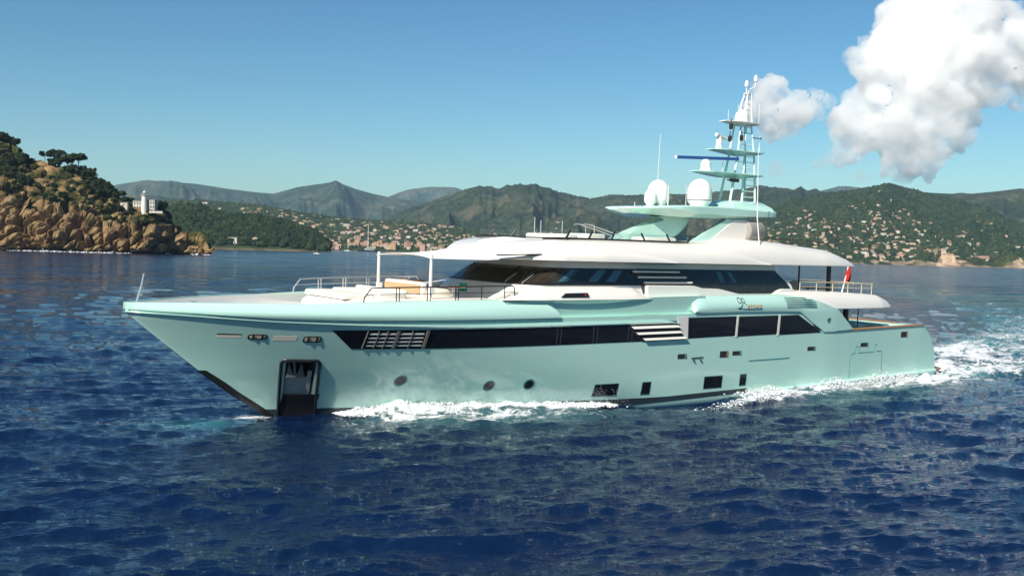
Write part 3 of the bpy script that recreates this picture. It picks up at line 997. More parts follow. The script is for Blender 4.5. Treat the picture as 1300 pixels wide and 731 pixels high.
    for (x0, x1, y0, y1, z1) in ((19.8, 20.7, -2.6, .6, 8.22), (21.2, 22.4, -2.7, -1.0, 8.28), (25.2, 27.4, -2.6, -1.4, 8.22)):
        part(MB().rbox(x0, x1, y0, y1, 7.9, z1, .1), 'sundeck_seat', CUSHION)
    for (x, h) in ((20.3, .75), (20.7, .6), (22.1, .6)):
        part(MB().tube([(x, .5, 7.9), (x, .5, 8.3 + h)], .02, 5), 'short_antenna', STEEL)
    hr = MB()
    for y in (-1.2, -.5):
        hr.tube([(22.9, y, 8.0), (22.85, y, 8.72), (22.2, y, 8.78), (22.1, y, 8.72)], .028, 6)
        hr.tube([(22.5, y, 8.75), (23.6, y, 8.5), (25.4, y, 8.05)], .028, 6)
    part(hr, 'stair_handrail', STEEL)
    # ---- hard top on its supports
    xs = np.concatenate([np.linspace(25.1, 27.6, 16), np.linspace(27.9, 34.2, 18), np.linspace(34.4, 35.2, 5)])
    rings = []
    for x in xs:
        w_ = float(np.interp(x, [25.1, 25.5, 26.2, 27.0, 27.7, 28.5, 33, 34.8, 35.2], [.6, 1.15, 1.8, 2.35, 2.65, 2.75, 2.75, 2.65, 2.55]))
        zt_ = float(np.interp(x, [25.1, 28, 31, 35.2], [9.78, 9.97, 10.02, 9.92]))
        zb_ = float(np.interp(x, [25.1, 26, 28, 31.5, 35.2], [9.64, 9.48, 9.36, 9.38, 9.62]))
        ed = float(np.interp(x, [25.1, 27, 28.5, 35.2], [.4, .9, .45, .18]))
        zm = zb_ + (zt_ - zb_) * float(np.interp(x, [25.1, 27, 28.5, 35.2], [.6, .75, .4, .1]))
        q = [(w_ - ed, zb_), (w_ - .02, zm), (w_, zt_ - .06), (w_ - .04, zt_), (w_ - .5, zt_ + .03)]
        rings.append([(x, -y, z) for y, z in q] + [(x, y, z) for y, z in q[::-1]])
    ht, = part(MB().loft(rings), 'hardtop', MINT, sharp=22)
    for y in (-0.75,):
        fw = MB()
        prof = [(24.3, 7.95), (25.6, 8.50), (27.0, 9.0), (27.6, 9.12), (27.7, 9.24), (27.2, 9.36), (29.6, 9.42), (29.5, 9.1), (29.0, 8.6), (28.3, 8.2), (28.2, 7.95)]
        n_ = len(prof)
        fw.add([(x, y - .5, z) for x, z in prof] + [(x, y + .5, z) for x, z in prof], [tuple(range(n_)), tuple(range(2 * n_ - 1, n_ - 1, -1))] + [(i, (i + 1) % n_, n_ + (i + 1) % n_, n_ + i) for i in range(n_)])
        part(fw, 'hardtop_strut', MINT, sharp=30)
    af = MB()
    for y in (-2.35,):
        prof = [(28.6, 8.0), (29.2, 8.32), (31.2, 9.38), (32.95, 9.40), (32.75, 8.1)]
        n_ = len(prof)
        af.add([(x, y - .16, z) for x, z in prof] + [(x, y + .16, z) for x, z in prof], [tuple(range(n_)), tuple(range(2 * n_ - 1, n_ - 1, -1))] + [(i, (i + 1) % n_, n_ + (i + 1) % n_, n_ + i) for i in range(n_)])
    part(af, 'hardtop_pylon', MINT, True, sharp=30)
    af = MB()
    for y in (-2.53,):
        prof = [(29.9, 8.15), (31.75, 9.33), (32.85, 9.33), (32.68, 8.1)]
        n_ = len(prof)
        af.add([(x, y - .03, z) for x, z in prof] + [(x, y + .03, z) for x, z in prof], [tuple(range(n_)), tuple(range(2 * n_ - 1, n_ - 1, -1))] + [(i, (i + 1) % n_, n_ + (i + 1) % n_, n_ + i) for i in range(n_)])
    part(af, 'pylon_panel', WHITE, True, smooth=False)
    cyl = MB().lathe([(0, -.02), (.5, 0), (.58, .08), (.58, 1.2), (.54, 1.26)], (32.75, -2.3, 8.78), 28, axis='x')
    part(cyl, 'canister', COVER, sharp=40)
    part(MB().lathe([(0, 0), (.53, 0), (.53, .02), (0, .03)], (34.0, -2.3, 8.78), 28, axis='x'), 'canister_lid', mat('canister_lid', (.42, .40, .36), .6, bump=(7, .3, .02)), sharp=40)
    part(MB().box(32.6, 34.4, -2.7, -1.9, 8.05, 8.22), 'canister_cradle', BRONZE, smooth=False)
    # radomes
    def dome(c, r, h):
        return MB().lathe([(0, 0), (r * .62, 0), (r * .66, h * .06), (r * .97, h * .2), (r, h * .27), (r, h * .52)] + [(r * math.cos(a), h * .52 + (h * .48) * math.sin(a)) for a in np.linspace(.15, math.pi / 2, 9)], c, 28)
    part(dome((31.55, 0, 10.02), .70, 1.66), 'radome', DOME, sharp=50)
    part(MB().lathe([(.705, 0), (.715, .02), (.715, .05), (.705, .07)], (31.55, 0, 10.42), 28), 'radome_band', mat('radome_band', (.25, .25, .26), .5))
    part(dome((28.35, 0, 9.98), .62, 1.45), 'radome', DOME, sharp=50)
    part(dome((27.55, -.25, 9.98), .34, .88), 'radome', DOME, sharp=50)
    for (x, y, z0, z1, r) in ((28.2, -.95, 10, 11.1, .03), (29.9, -.6, 10, 11.2, .02), (28.5, .3, 10, 14.0, .022), (26.2, -.5, 9.8, 10.1, .02)):
        part(MB().tube([(x, y, z0), (x + (.12 if z1 > 12 else 0), y, z1)], [r, r * .6], 6), 'whip_antenna', WHITE)
    lw = MB().tube([(32.3, -4.0, 7.6), (32.42, -3.6, 9.5), (32.6, -3.3, 13.4)], [.03, .028, .015], 6)
    part(lw, 'whip_antenna', WHITE)
    # mast
    M_ = empty('mast', (34.5, 0, 9.9))
    M_.parent = Y; M_.matrix_parent_inverse = inv
    minv = Matrix.Translation((-34.5, 0, -9.9))

    def mpart(mb, name, mats, **kw):
        o = mb.build(name, mats, M_, **kw)
        o.matrix_parent_inverse = minv
        return o
    rings = []
    for z, a, b, w_ in ((9.95, 32.6, 36.3, 1.5), (10.2, 33.0, 36.2, 1.3), (10.5, 33.5, 35.9, .8), (10.55, 33.7, 35.7, .6)):
        rings.append([(a, -w_, z), (b, -w_, z), (b, w_, z), (a, w_, z)])
    mpart(MB().loft(rings), 'mast_base', MINT, sharp=30)
    MASTP = mat('pale_mast_paint', (.60, .76, .70), .35)
    lg = MB()
    for y in (-.42, .42):
        lg.tube([(33.6, y, 10.4), (33.95, y * .9, 12.1), (34.2, y * .8, 13.4), (34.45, y * .6, 15.1)], [.075, .07, .06, .05], 8)
        lg.tube([(35.75, y, 10.4), (35.65, y * .9, 12.1), (35.55, y * .8, 13.4), (35.3, y * .6, 15.1)], [.07, .065, .055, .045], 8)
    lg.tube([(34.65, -.35, 10.4), (34.8, -.3, 13.4), (34.9, -.25, 15.1)], [.05, .045, .04], 8)
    mpart(lg, 'mast_leg', MASTP)
    rg = MB(); rg2 = MB()
    for z in np.arange(10.8, 15.0, .34):
        f = (z - 10.4) / 4.7
        y = -.42 * (1 - .4 * f)
        rg.tube([(34.68 + .22 * f, y, z), (35.75 - .42 * f, y, z)], .025, 5)
        if z > 12.2:
            rg.tube([(33.6 + .82 * f, y, z), (34.68 + .22 * f, y, z)], .022, 5)
    rg.tube([(34.66, -.43, 10.5), (34.88, -.27, 14.9)], .03, 5)
    mpart(rg, 'ladder', MASTP)
    for (x0, x1, z, w_, tip) in ((31.0, 35.95, 12.12, .8, .35), (32.2, 36.0, 13.45, .7, .3), (33.15, 35.75, 15.15, .6, .3)):
        rings = []
        for x in np.concatenate([np.linspace(x0, x0 + .8, 6), np.linspace(x0 + 1.2, x1, 8)]):
            f = min(1, (x - x0) / .8 * .6 + .4)
            tk = min(.24, .05 + (x - x0) * .09) if x < x1 - .8 else .12
            rings.append([(x, -w_ * f, z), (x, -w_ * f, z - .04), (x, -w_ * f * .5, z - tk), (x, w_ * f * .5, z - tk), (x, w_ * f, z - .04), (x, w_ * f, z)])
        mpart(MB().loft(rings), 'mast_platform', MINT if z < 15 else WHITE, sharp=25)
    rb = MB()
    rb.lathe([(0, 0), (.34, 0), (.34, .1), (.3, .2), (.3, .5), (.2, .6), (.2, .68), (0, .68)], (31.95, 0, 12.12), 16)
    mpart(rb, 'radar_pedestal', DOME, sharp=40)
    rd = R0 * 1.84
    bar = MB()
    for a, b, mi in ((-1, -.93, 1), (-.93, 1, 0)):
        rings = []
        nrm = np.array([R0[1], -R0[0], 0]) * .1
        for t in (a, b):
            c = np.array([32.0, 0, 12.88]) + rd * t
            rings.append([c - nrm + (0, 0, -.07), c + nrm + (0, 0, -.07), c + nrm + (0, 0, .09), c - nrm + (0, 0, .09)])
        bar.loft(rings, mi=mi)
    mpart(bar, 'radar_antenna', [BLUE, DOME], smooth=False)
    sl = MB()
    sl.lathe([(0, 0), (.2, 0), (.22, .1), (.16, .35), (.2, .5), (.12, .75), (0, .8)], (32.95, 0, 13.45), 12)
    sl.tube([(32.6, -.1, 14.28), (33.0, 0, 14.22), (33.55, 0, 14.1)], [.1, .09, .08], 8)
    mpart(sl, 'searchlight', DOME)
    for (x, y, z) in ((33.35, -.5, 14.6), (33.4, -.4, 13.9), (34.2, -.55, 14.0)):
        sm = MB()
        sm.lathe([(0, 0), (.1, .03), (.12, .2), (.1, .34), (0, .38)], (x, y, z), 10)
        sm.tube([(x, y, z + .36), (x, y, z + .6)], .03, 5)
        mpart(sm, 'mast_lamp', BRONZE)
    hn = MB()
    for dx in (0, .25, .5):
        hn.lathe([(.03, -.3), (.05, -.1), (.12, .1), (0, .12)], (33.4 + dx, -.6, 11.7), 10, axis='x')
    mpart(hn, 'horn', BLACK)
    tp = MB()
    tp.lathe([(0, 0), (.42, 0), (.42, .3), (.36, .5), (.2, .68), (0, .72)], (34.75, 0, 15.18), 16)
    mpart(tp, 'satellite_dome', DOME, sharp=50)
    tf = MB()
    for y in (-.2, .2):
        tf.tube([(34.75, y, 15.3), (34.85, y, 16.2), (35.05, y * .6, 16.85)], [.07, .06, .04], 6)
        tf.tube([(35.4, y, 15.2), (35.35, y * .7, 16.85)], [.06, .04], 6)
    tf.box(34.95, 35.45, -.15, .15, 16.84, 16.9)
    for z in (15.9, 16.25, 16.6):
        tf.tube([(34.9, -.15, z), (35.38, -.15, z)], .03, 5)
    tf.tube([(35.05, 0, 16.9), (35.05, 0, 17.25)], .04, 6)
    tf.tube([(35.2, 0, 16.9), (35.25, 0, 17.1), (35.65, -.1, 17.35), (35.7, -.1, 17.65)], .035, 6)
    mpart(tf, 'mast_top', WHITE)
    for c in ((35.05, 0, 17.25), (35.7, -.1, 17.62)):
        mpart(MB().lathe([(0, 0), (.1, .02), (.13, .1), (.12, .25), (.06, .4), (0, .42)], c, 12), 'anemometer', DOME)
    for (x, z0, z1) in ((33.3, 15.15, 15.75), (34.1, 15.15, 16.1), (36.05, 13.5, 14.6), (31.3, 12.1, 12.6), (33.0, 12.1, 13.0), (35.9, 15.1, 16.3), (32.5, 13.45, 14.0)):
        mpart(MB().tube([(x, -.3, z0), (x, -.3, z1)], .02, 5), 'whip_antenna', WHITE)
    for (x, z) in ((36.1, 12.1), (36.1, 13.45), (35.85, 14.3)):
        mpart(MB().tube([(x - .5, -.3, z), (x + .15, -.4, z)], .03, 5).lathe([(0, -.05), (.07, 0), (0, .08)], (x + .18, -.4, z), 8), 'flag_halyard_arm', BRONZE)

    # ---- rails
    def rail(pts_base, h, r, matl, mid=True, double=(), sloped=True):
        mb = MB()
        pb = [np.array(p, float) for p in pts_base]
        top = [p + (0, 0, h) for p in pb]
        if sloped:
            mb.tube([pb[0], pb[0] + (.03, 0, h * .35), top[0] + (.35, 0, 0)] + top[1:-1] + [top[-1] - (.12, 0, 0), top[-1] - (.02, 0, .1), pb[-1]], r, 8)
        else:
            mb.tube(top, r, 8)
        if mid:
            mb.tube([pb[0] + (.1, 0, h * .55)] + [p + (0, 0, h * .55) for p in pb[1:]], r * .55, 6)
        for i, p in enumerate(pb[1:-1] if sloped else pb):
            mb.tube([p, p + (0, 0, h)], r * .85, 6)
            if i in double:
                mb.tube([p + (.14, 0, 0), p + (.14, 0, h)], r * .85, 6)
        return mb
    yb = lambda x: -(float(HB(x, 4.5)) + .085 - .42 - .02)
    pts = [(x, float(yb(x)), float(zt(x)) - .02) for x in (8.55, 9.95, 11.35, 12.7, 14.0, 15.2, 15.75)]
    part(rail(pts, .62, .028, BRONZE, double=(0, 1, 2)), 'foredeck_rail', BRONZE)
    part(rail([(x, -y, z) for x, y, z in pts], .62, .036, STEEL, double=(0, 1, 2)), 'foredeck_rail', STEEL)
    pts = [(x, -np.interp(x, [35, 40, 43, 44.2], [3.9, 3.8, 3.5, 2.9]), np.interp(x, [35, 39.6, 43.1, 44.2], [5.5, 5.4, 5.2, 4.95])) for x in (35.9, 37.4, 38.9, 40.4, 41.9, 43.2)]
    pts = [(x, y, z) for x, y, z in pts]
    rl_ = MB()
    for sg_ in (-1, 1):
        tops = [(x, -sg_ * y, 6.02 - .03 * (x - 36) * .6) for x, y, z in pts]
        rl_.tube(tops, .035, 8)
        rl_.tube([(x, y, z - .28) for x, y, z in tops], .018, 6)
        for (x, y, z), q in zip(pts, tops):
            rl_.tube([(x, -sg_ * y, z - .1), q], .025, 6)
    tops = [(43.2, y, 5.87) for y in np.linspace(-3.45, 3.45, 6)]
    rl_.tube(tops, .035, 8)
    for q in tops[1:-1]:
        rl_.tube([(q[0], q[1], 5.0), q], .025, 6)
    part(rl_, 'aft_deck_rail', BRASS)
    rs_ = MB()
    for sg_ in (-1, 1):
        tp_ = [(x, sg_ * np.interp(x, [33, 38, 40.2], [3.4, 3.2, 2.6]), z) for x, z in ((33.6, 8.42), (35.2, 8.40), (36.8, 8.36), (38.4, 8.30), (39.8, 8.22))]
        rs_.tube(tp_, .03, 6)
        rs_.tube([(x, y, z - .2) for x, y, z in tp_], .015, 5)
        for q in tp_:
            rs_.tube([(q[0], q[1], 7.4), q], .022, 6)
    part(rs_, 'sundeck_rail', BRONZE)
    part(MB().tube([(.35, 0, 4.85), (.52, 0, 5.45), (.62, 0, 6.0)], [.045, .04, .03], 6), 'jackstaff', STEEL)
    part(MB().tube([(44.75, 0, 4.9), (45.0, 0, 5.6), (45.45, 0, 7.1)], [.05, .045, .03], 8), 'ensign_staff', WHITE)
    # ---- foredeck coachroof
    rings = []
    for x in np.concatenate([np.linspace(7.6, 9.6, 12), np.linspace(10, 15.6, 14)]):
        w_ = float(np.interp(x, [7.6, 7.9, 8.6, 9.6, 15.6], [.4, 1.3, 2.1, 2.7, 3.0]))
        z = float(np.interp(x, [7.6, 8.2, 9.6, 11.2, 15.6], [4.75, 4.98, 5.12, 5.10, 5.08]))
        q = [(w_, 4.35), (w_, z - .18), (w_ - .06, z - .05), (w_ - .2, z)]
        rings.append([(x, -y, zz) for y, zz in q] + [(x, y, zz) for y, zz in q[::-1]])
    part(MB().loft(rings), 'coachroof', WHITE, sharp=35)
    part(MB().lathe([(0, 0), (.16, 0), (.2, .25), (.24, .3), (.24, .36), (0, .4)], (2.6, 0, 4.5), 14), 'windlass', STEEL)
    # the boat heels a little to port
    th_ = math.radians(0.9)
    Y.rotation_euler = (th_, 0, 0)
    Y.location.z += 4.4 * math.sin(th_)
    bpy.context.view_layer.update()
    H = Y.matrix_world @ inv

    def loose(o):
        o.matrix_world = H @ Matrix.Translation(o.location)
        return o

    # ---- things that stand on the deck
    def thing_at(name, loc, label, cat, parts, group=None):
        e = empty(name, loc, label, cat, group)
        for nm, mb, mt in parts:
            q = mb.build(nm, mt, e, sharp=40)
            q.matrix_parent_inverse = Matrix.Translation(-Vector(loc))
        return loose(e)
    # awning and its posts
    xs = np.concatenate([np.linspace(12.35, 16.0, 16), np.linspace(16.2, 18.3, 8)])
    g = np.zeros((len(xs), 17, 3)); g2 = g.copy()
    for i, x in enumerate(xs):
        w_ = float(np.interp(x, [12.35, 14, 16.5, 18.3], [2.6, 2.95, 3.55, 3.7]))
        ze_ = float(np.interp(x, [12.35, 15, 16.6, 18.3], [6.90, 6.90, 7.02, 7.4]))
        zc_ = float(np.interp(x, [12.35, 13.5, 15, 16.2, 17.2, 18.3], [7.04, 7.08, 7.24, 7.48, 7.80, 7.98]))
        for j, t in enumerate(np.linspace(-1, 1, 17)):
            z = ze_ + (zc_ - ze_) * (1 - abs(t) ** 2.2)
            xx = x - (.12 * (1 - t * t) * -1 if i == 0 else 0)
            g[i, j] = (xx, w_ * t, z); g2[i, j] = (xx, w_ * t, z - .02)
    po = []
    for y in (-2.5, 2.5):
        po.append(('post', MB().tube([(12.45, y, 4.6), (12.45, y, 5.9), (12.45, y, 7.04)], [.085, .08, .07], 12).box(12.38, 12.62, y - .1, y + .1, 5.3, 5.55), WHITE))
    thing_at('awning', (12.45, 0, 4.6), 'white canvas sun awning on two white posts over the foredeck lounge', 'awning', [('canopy', MB().skin(g, g2), CANVAS)] + po)
    sl_ = MB()
    sl_.add([(15.4, -3.5, 7.10), (18.2, -3.98, 7.22), (18.35, -3.95, 7.27), (15.4, -3.44, 7.16), (15.4, -3.3, 7.10), (18.2, -3.7, 7.22), (18.35, -3.7, 7.27), (15.4, -3.3, 7.16)],
            [(0, 1, 2, 3), (7, 6, 5, 4), (0, 4, 5, 1), (1, 5, 6, 2), (2, 6, 7, 3), (3, 7, 4, 0)])
    q = sl_.build('awning_slot_strip', BRONZE, Y, smooth=False); q.matrix_parent_inverse = inv  # solid dark strip stands in for the dark of the awning slot
    sp_ = [('pad', MB().rbox(8.4, 9.9, -2.05, 2.05, 5.05, 5.27, .1), CUSHION), ('pad', MB().rbox(9.94, 11.3, -2.4, 2.4, 5.11, 5.33, .1), CUSHION), ('headrest', MB().rbox(11.1, 11.45, -2.3, 2.3, 5.3, 5.45, .1), CUSHION)]
    thing_at('sunbathing_pad', (9.9, 0, 5.1), 'wide white sunbathing pad on the raised foredeck forward of the awning', 'sun pad', sp_)
    so = [('seat', MB().rbox(13.0, 14.6, -1.1, 2.4, 5.09, 5.42, .08), CUSHION), ('backrest', MB().rbox(12.8, 13.1, -1.1, 2.5, 5.09, 5.74, .08), CUSHION), ('backrest', MB().rbox(13.1, 14.9, 2.2, 2.5, 5.42, 5.72, .08), TAN), ('panel', MB().box(12.74, 12.80, -1.0, 2.4, 5.2, 5.62), TAN)]
    thing_at('sofa', (13.6, .7, 5.09), 'tan and cream sofa on the foredeck beneath the white awning', 'sofa', so)
    tb = [('tabletop', MB().rbox(13.6, 14.5, -2.3, -1.4, 5.55, 5.60, .04), TEAK), ('leg', MB().tube([(14.05, -1.85, 5.09), (14.05, -1.85, 5.56)], .06, 10), STEEL)]
    thing_at('deck_table', (14.05, -1.85, 5.09), 'small brown table in front of the sofa under the awning', 'table', tb)
    cu_ = MB().rbox(15.05, 15.22, -1.25, -.75, 5.32, 5.72, .06)
    o = cu_.build('cushion', GREEN); tag(loose(o), 'dark green cushion propped beside the foredeck sofa', 'cushion')
    # ensign, furled on its staff
    fl_ = MB()
    rings = []
    rr = np.random.default_rng(3)
    for k, t in enumerate(np.linspace(0, 1, 9)):
        z = 6.80 - 1.05 * t
        c = (45.34 - .3 * t + .10 * math.sin(t * 2), 0.02, z)
        wdt = .09 + .22 * math.sin(math.pi * min(1, t * .8 + .05)) ** .8
        ring = []
        for a in np.linspace(0, 2 * math.pi, 18, endpoint=False):
            r_ = wdt * (1 + .28 * math.sin(4 * a + k * .4))
            ring.append((c[0] + .14 + r_ * math.cos(a) * .8, c[1] + r_ * math.sin(a) * .45, z + .05 * math.sin(3 * a)))
        rings.append(ring)
    fl_.loft(rings)
    o = fl_.build('ensign_flag', RED, sharp=60); tag(loose(o), 'limp red ensign hanging from the white staff at the yacht stern', 'flag')
    # loose furniture on the aft upper deck
    for i, (x, y, lab) in enumerate(((36.9, -2.4, 'white deck chair nearest the dark window on the aft upper deck'), (38.0, -1.6, 'white deck chair beside the dark pillar on the aft upper deck'))):
        ch = [('seat', MB().rbox(x - .3, x + .3, y - .3, y + .3, 5.0, 5.12, .05), CUSHION), ('backrest', MB().rbox(x + .24, x + .34, y - .3, y + .3, 5.1, 5.98, .04), CUSHION)]
        for dx in (-.25, .25):
            for dy in (-.25, .25):
                ch.append(('leg', MB().tube([(x + dx, y + dy, 4.62), (x + dx, y + dy, 5.02)], .025, 6), BRONZE))
        thing_at('deck_chair', (x, y, 4.62), lab, 'chair', ch, 'chairs on the aft upper deck')
    tb = [('tabletop', MB().rbox(40.6, 42.4, -1.2, 1.2, 5.45, 5.52, .05), TEAK), ('leg', MB().tube([(41.5, 0, 4.62), (41.5, 0, 5.46)], .12, 10), STEEL)]
    thing_at('dining_table', (41.5, 0, 4.62), 'teak dining table on the aft upper deck near the red ensign', 'table', tb)
    return Y


# ------------------------------------------------------------------ the sea
def ocean_tile(N, L, seed, U, wdir, lmin):
    r = np.random.default_rng(seed)
    k = 2 * np.pi * np.fft.fftfreq(N, L / N)
    KX, KY = np.meshgrid(k, k, indexing='ij')
    K = np.hypot(KX, KY); K[0, 0] = 1
    l = U * U / 9.81
    c = (KX * wdir[0] + KY * wdir[1]) / K
    S = np.exp(-1 / (K * l) ** 2) / K ** 4 * (0.05 + 0.95 * c ** 6) * np.exp(-(K * lmin / 6.28) ** 2)
    S[0, 0] = 0
    h = np.sqrt(S) * (r.normal(size=(N, N)) + 1j * r.normal(size=(N, N)))
    return h, KX, KY, K


def build_sea(yacht_on=True):
    wd = F0 * 0.95 - R0 * 0.30
    tiles = []
    for (N, L, seed, U, cut_lo) in ((512, 131.0, 5, 3.1, 0.0), (512, 31.0, 8, 1.6, 0.0)):
        h, KX, KY, K = ocean_tile(N, L, seed, U, wd[:2] / np.linalg.norm(wd[:2]), .25)
        lv_ = []
        for lam in (0, .8, 1.6, 3.2, 6.4, 12.8):
            g = np.exp(-(K * lam / 6.28) ** 2 * .8)
            H = np.real(np.fft.ifft2(h * g)); DX = np.real(np.fft.ifft2(1j * KX / K * h * g)); DY = np.real(np.fft.ifft2(1j * KY / K * h * g))
            lv_.append((H, DX, DY))
        sl = np.hypot(*np.gradient(lv_[0][0], L / N)).std() * 1.4
        tiles.append((N, L, lv_, sl))
    SC = (0.095, 0.125)

    def sample(x, y, spacing):
        out = [0, 0, 0]
        for (N, L, lv_, sl), s in zip(tiles, SC):
            u, v = x / L * N, y / L * N
            lev = np.clip(np.log2(np.maximum(spacing * 1.5, .4) / .4), 0, 5)
            i0 = np.floor(u).astype(int); j0 = np.floor(v).astype(int)
            fu, fv = u - i0, v - j0
            for c in range(3):
                acc = 0
                for q in range(6):
                    w = np.clip(1 - np.abs(lev - q), 0, 1)
                    if not np.any(w > 0): continue
                    A = lv_[q][c]
                    val = (A[i0 % N, j0 % N] * (1 - fu) * (1 - fv) + A[(i0 + 1) % N, j0 % N] * fu * (1 - fv) + A[i0 % N, (j0 + 1) % N] * (1 - fu) * fv + A[(i0 + 1) % N, (j0 + 1) % N] * fu * fv)
                    acc = acc + w * val
                out[c] = out[c] + acc * s / sl
        return out
    # polar sheet: dense where the picture looks, coarse elsewhere
    az = np.concatenate([np.radians(np.linspace(-31.5, 31.5, 1250)), np.radians(np.linspace(32.5, 327.5, 100))]) + YAW
    rows = [2.0, 6.0, 10.0]
    yv = np.arange(1024 * CZ / 13.0, 1024 * CZ / 420., -.72)
    rows = np.array(rows + list(1024 * CZ / yv) + list(np.geomspace(440, 14000, 60)))
    R_, A_ = np.meshgrid(rows, az, indexing='ij')
    X = CX + R_ * np.sin(A_); Yy = CY + R_ * np.cos(A_)
    spacing = np.maximum(np.gradient(rows)[:, None] * .55, R_ * np.gradient(np.unwrap(az))[None, :])
    H, DX, DY = sample(X, Yy, spacing)
    far = 1 - sstep(500, 2500, R_) * .9
    Z = H * far
    X = X + DX * .9 * far; Yy = Yy + DY * .9 * far
    # ---- the yacht's own waves and foam
    hb0 = HB(X, np.full_like(X, .1))
    side = np.abs(Yy) - hb0
    inx = (X > 4) & (X < 50)
    nz1 = fbm(np.stack([X * .9, Yy * .9], -1), 4, 3)
    nz2 = fbm(np.stack([X * .35, Yy * .35], -1), 3, 9)
    nz3 = fbm(np.stack([X * 3.1, Yy * 3.1], -1), 3, 13)
    bow = np.exp(-((side - .45) / .55) ** 2) * sstep(8.2, 11.0, X) * (1 - sstep(14, 22, X))
    Z = Z + np.where(inx, bow * (.44 + .26 * nz1 + .20 * nz3), 0)
    hollow = np.exp(-((side - 1.2) / 2.2) ** 2) * np.exp(-((X - 26.5) / 4.0) ** 2)
    Z = Z - hollow * .38
    crest2 = np.exp(-((side - (2.6 - .10 * (X - 31))) / .8) ** 2) * np.exp(-((X - 30.5) / 3.6) ** 2)
    Z = Z + crest2 * .42
    mid_ = np.where(inx & (X > 28) & (side > 0), np.exp(-np.clip(side, 0, None) / 1.6), 0)
    yc = 0.0035 * np.clip(X - 49, 0, None) ** 2
    hw = 4.2 + .15 * np.clip(X - 49, 0, None)
    wk = sstep(46.5, 50.5, X) * np.exp(-np.clip((np.abs(Yy - yc) - hw * .8) / (hw * .35), 0, None) ** 2) * np.exp(-np.clip(X - 49, 0, None) / 110)
    Z = Z + wk * (.22 + .35 * nz1 + .14 * nz3) * .9 + mid_ * (.20 * nz1 + .10 * nz3)
    # under the hull keep the water below the keel line
    inside = (X > 6) & (X < 49) & (side < -.5)
    Z = np.where(inside, np.minimum(Z, 0.0), Z)
    # foam
    foam = np.zeros_like(X)
    foam = np.maximum(foam, np.where(inx, sstep(8.2, 9.8, X) * (1 - sstep(18, 22.5, X)) * np.exp(-np.clip(side - .5, 0, None) ** 2 / .25) * 1.0, 0))
    lace = sstep(8.0, 11, X) * (1 - sstep(14, 24, X)) * np.exp(-((side - 1.8) / 2.0) ** 2) * (side > 0)
    foam = np.maximum(foam, lace * (.74 + .3 * nz2))
    foam = np.maximum(foam, crest2 * 1.0 * sstep(-.2, .3, (side - (2.4 - .10 * (X - 31))) + .3 * nz1 + .2))
    mid = sstep(28.5, 32.5, X) * (1 - sstep(50, 56, X)) * (side > -.2)
    foam = np.maximum(foam, mid * np.exp(-np.clip(side - .5, 0, None) / (1.0 + .11 * np.clip(X - 27, 0, 25))) * (.80 + .40 * nz2))
    foam = np.maximum(foam, wk * (.84 + .5 * nz2 - .0008 * np.clip(X - 49, 0, None)))
    stem = np.exp(-((X - 5.0) / 1.6) ** 2 - (np.clip(np.abs(Yy) - .2, 0, None) / .9) ** 2)
    foam = np.maximum(foam, stem * .62)
    # surf at the foot of the rocky headland is added there
    aer = np.clip(wk * (.75 + .75 * fbm(np.stack([X * .12, Yy * .22], -1), 3, 21)) + .35 * lace + .45 * mid * np.exp(-np.clip(side, 0, None) / 2.5), 0, 1)
    aer = np.maximum(aer, .55 * np.exp(-((X - 2.6) / 1.3) ** 2 - ((Yy + 1.2) / 1.0) ** 2))
    nu, nv = X.shape
    V = np.stack([X, Yy, Z], -1).reshape(-1, 3)
    F = grid_faces(nu, nv)
    wrap = np.stack([np.arange(nu - 1) * nv + nv - 1, (np.arange(nu - 1) + 1) * nv + nv - 1, (np.arange(nu - 1) + 1) * nv, np.arange(nu - 1) * nv], -1)
    F = np.concatenate([F, wrap])
    F = F[:, ::-1]
    # centre fan kept as quads of a tiny ring
    mt = bpy.data.materials.new('sea_water')
    mt.use_nodes = True
    nt = mt.node_tree; N_, Lk = nt.nodes, nt.links
    p = N_['Principled BSDF']
    geo = N_.new('ShaderNodeNewGeometry')
    def noise(scale, detail, rough=.55, vec=None, dist=0.0):
        n = N_.new('ShaderNodeTexNoise')
        n.inputs['Scale'].default_value = scale; n.inputs['Detail'].default_value = detail; n.inputs['Roughness'].default_value = rough
        n.inputs['Distortion'].default_value = dist
        Lk.new(vec or geo.outputs['Position'], n.inputs['Vector'])
        return n.outputs['Fac']
    def math_(op, a, b=None, c=None):
        q = N_.new('ShaderNodeMath'); q.operation = op
        for i, s in enumerate((a, b, c)):
            if s is None: continue
            if isinstance(s, (int, float)): q.inputs[i].default_value = s
            else: Lk.new(s, q.inputs[i])
        return q.outputs[0]
    def mrange(x, a, b, c=0., d=1., sm=True):
        q = N_.new('ShaderNodeMapRange'); q.interpolation_type = 'SMOOTHSTEP' if sm else 'LINEAR'
        for i, s in enumerate((x, a, b, c, d)):
            if isinstance(s, (int, float)): q.inputs[i].default_value = s
            else: Lk.new(s, q.inputs[i])
        return q.outputs[0]
    def mix(f, a, b):
        q = N_.new('ShaderNodeMix'); q.data_type = 'RGBA'
        Lk.new(f, q.inputs[0])
        for i, s in ((6, a), (7, b)):
            if isinstance(s, tuple): q.inputs[i].default_value = s + (1,)
            else: Lk.new(s, q.inputs[i])
        return q.outputs[2]
    af_ = N_.new('ShaderNodeAttribute'); af_.attribute_name = 'foam'
    aa_ = N_.new('ShaderNodeAttribute'); aa_.attribute_name = 'aer'
    mp = N_.new('ShaderNodeMapping')
    mp.inputs['Scale'].default_value = (.55, 1, 1)
    Lk.new(geo.outputs['Position'], mp.inputs['Vector'])
    n1 = noise(1.1, 9, .68, mp.outputs[0], 1.2)
    n2 = noise(4.0, 6, .65)
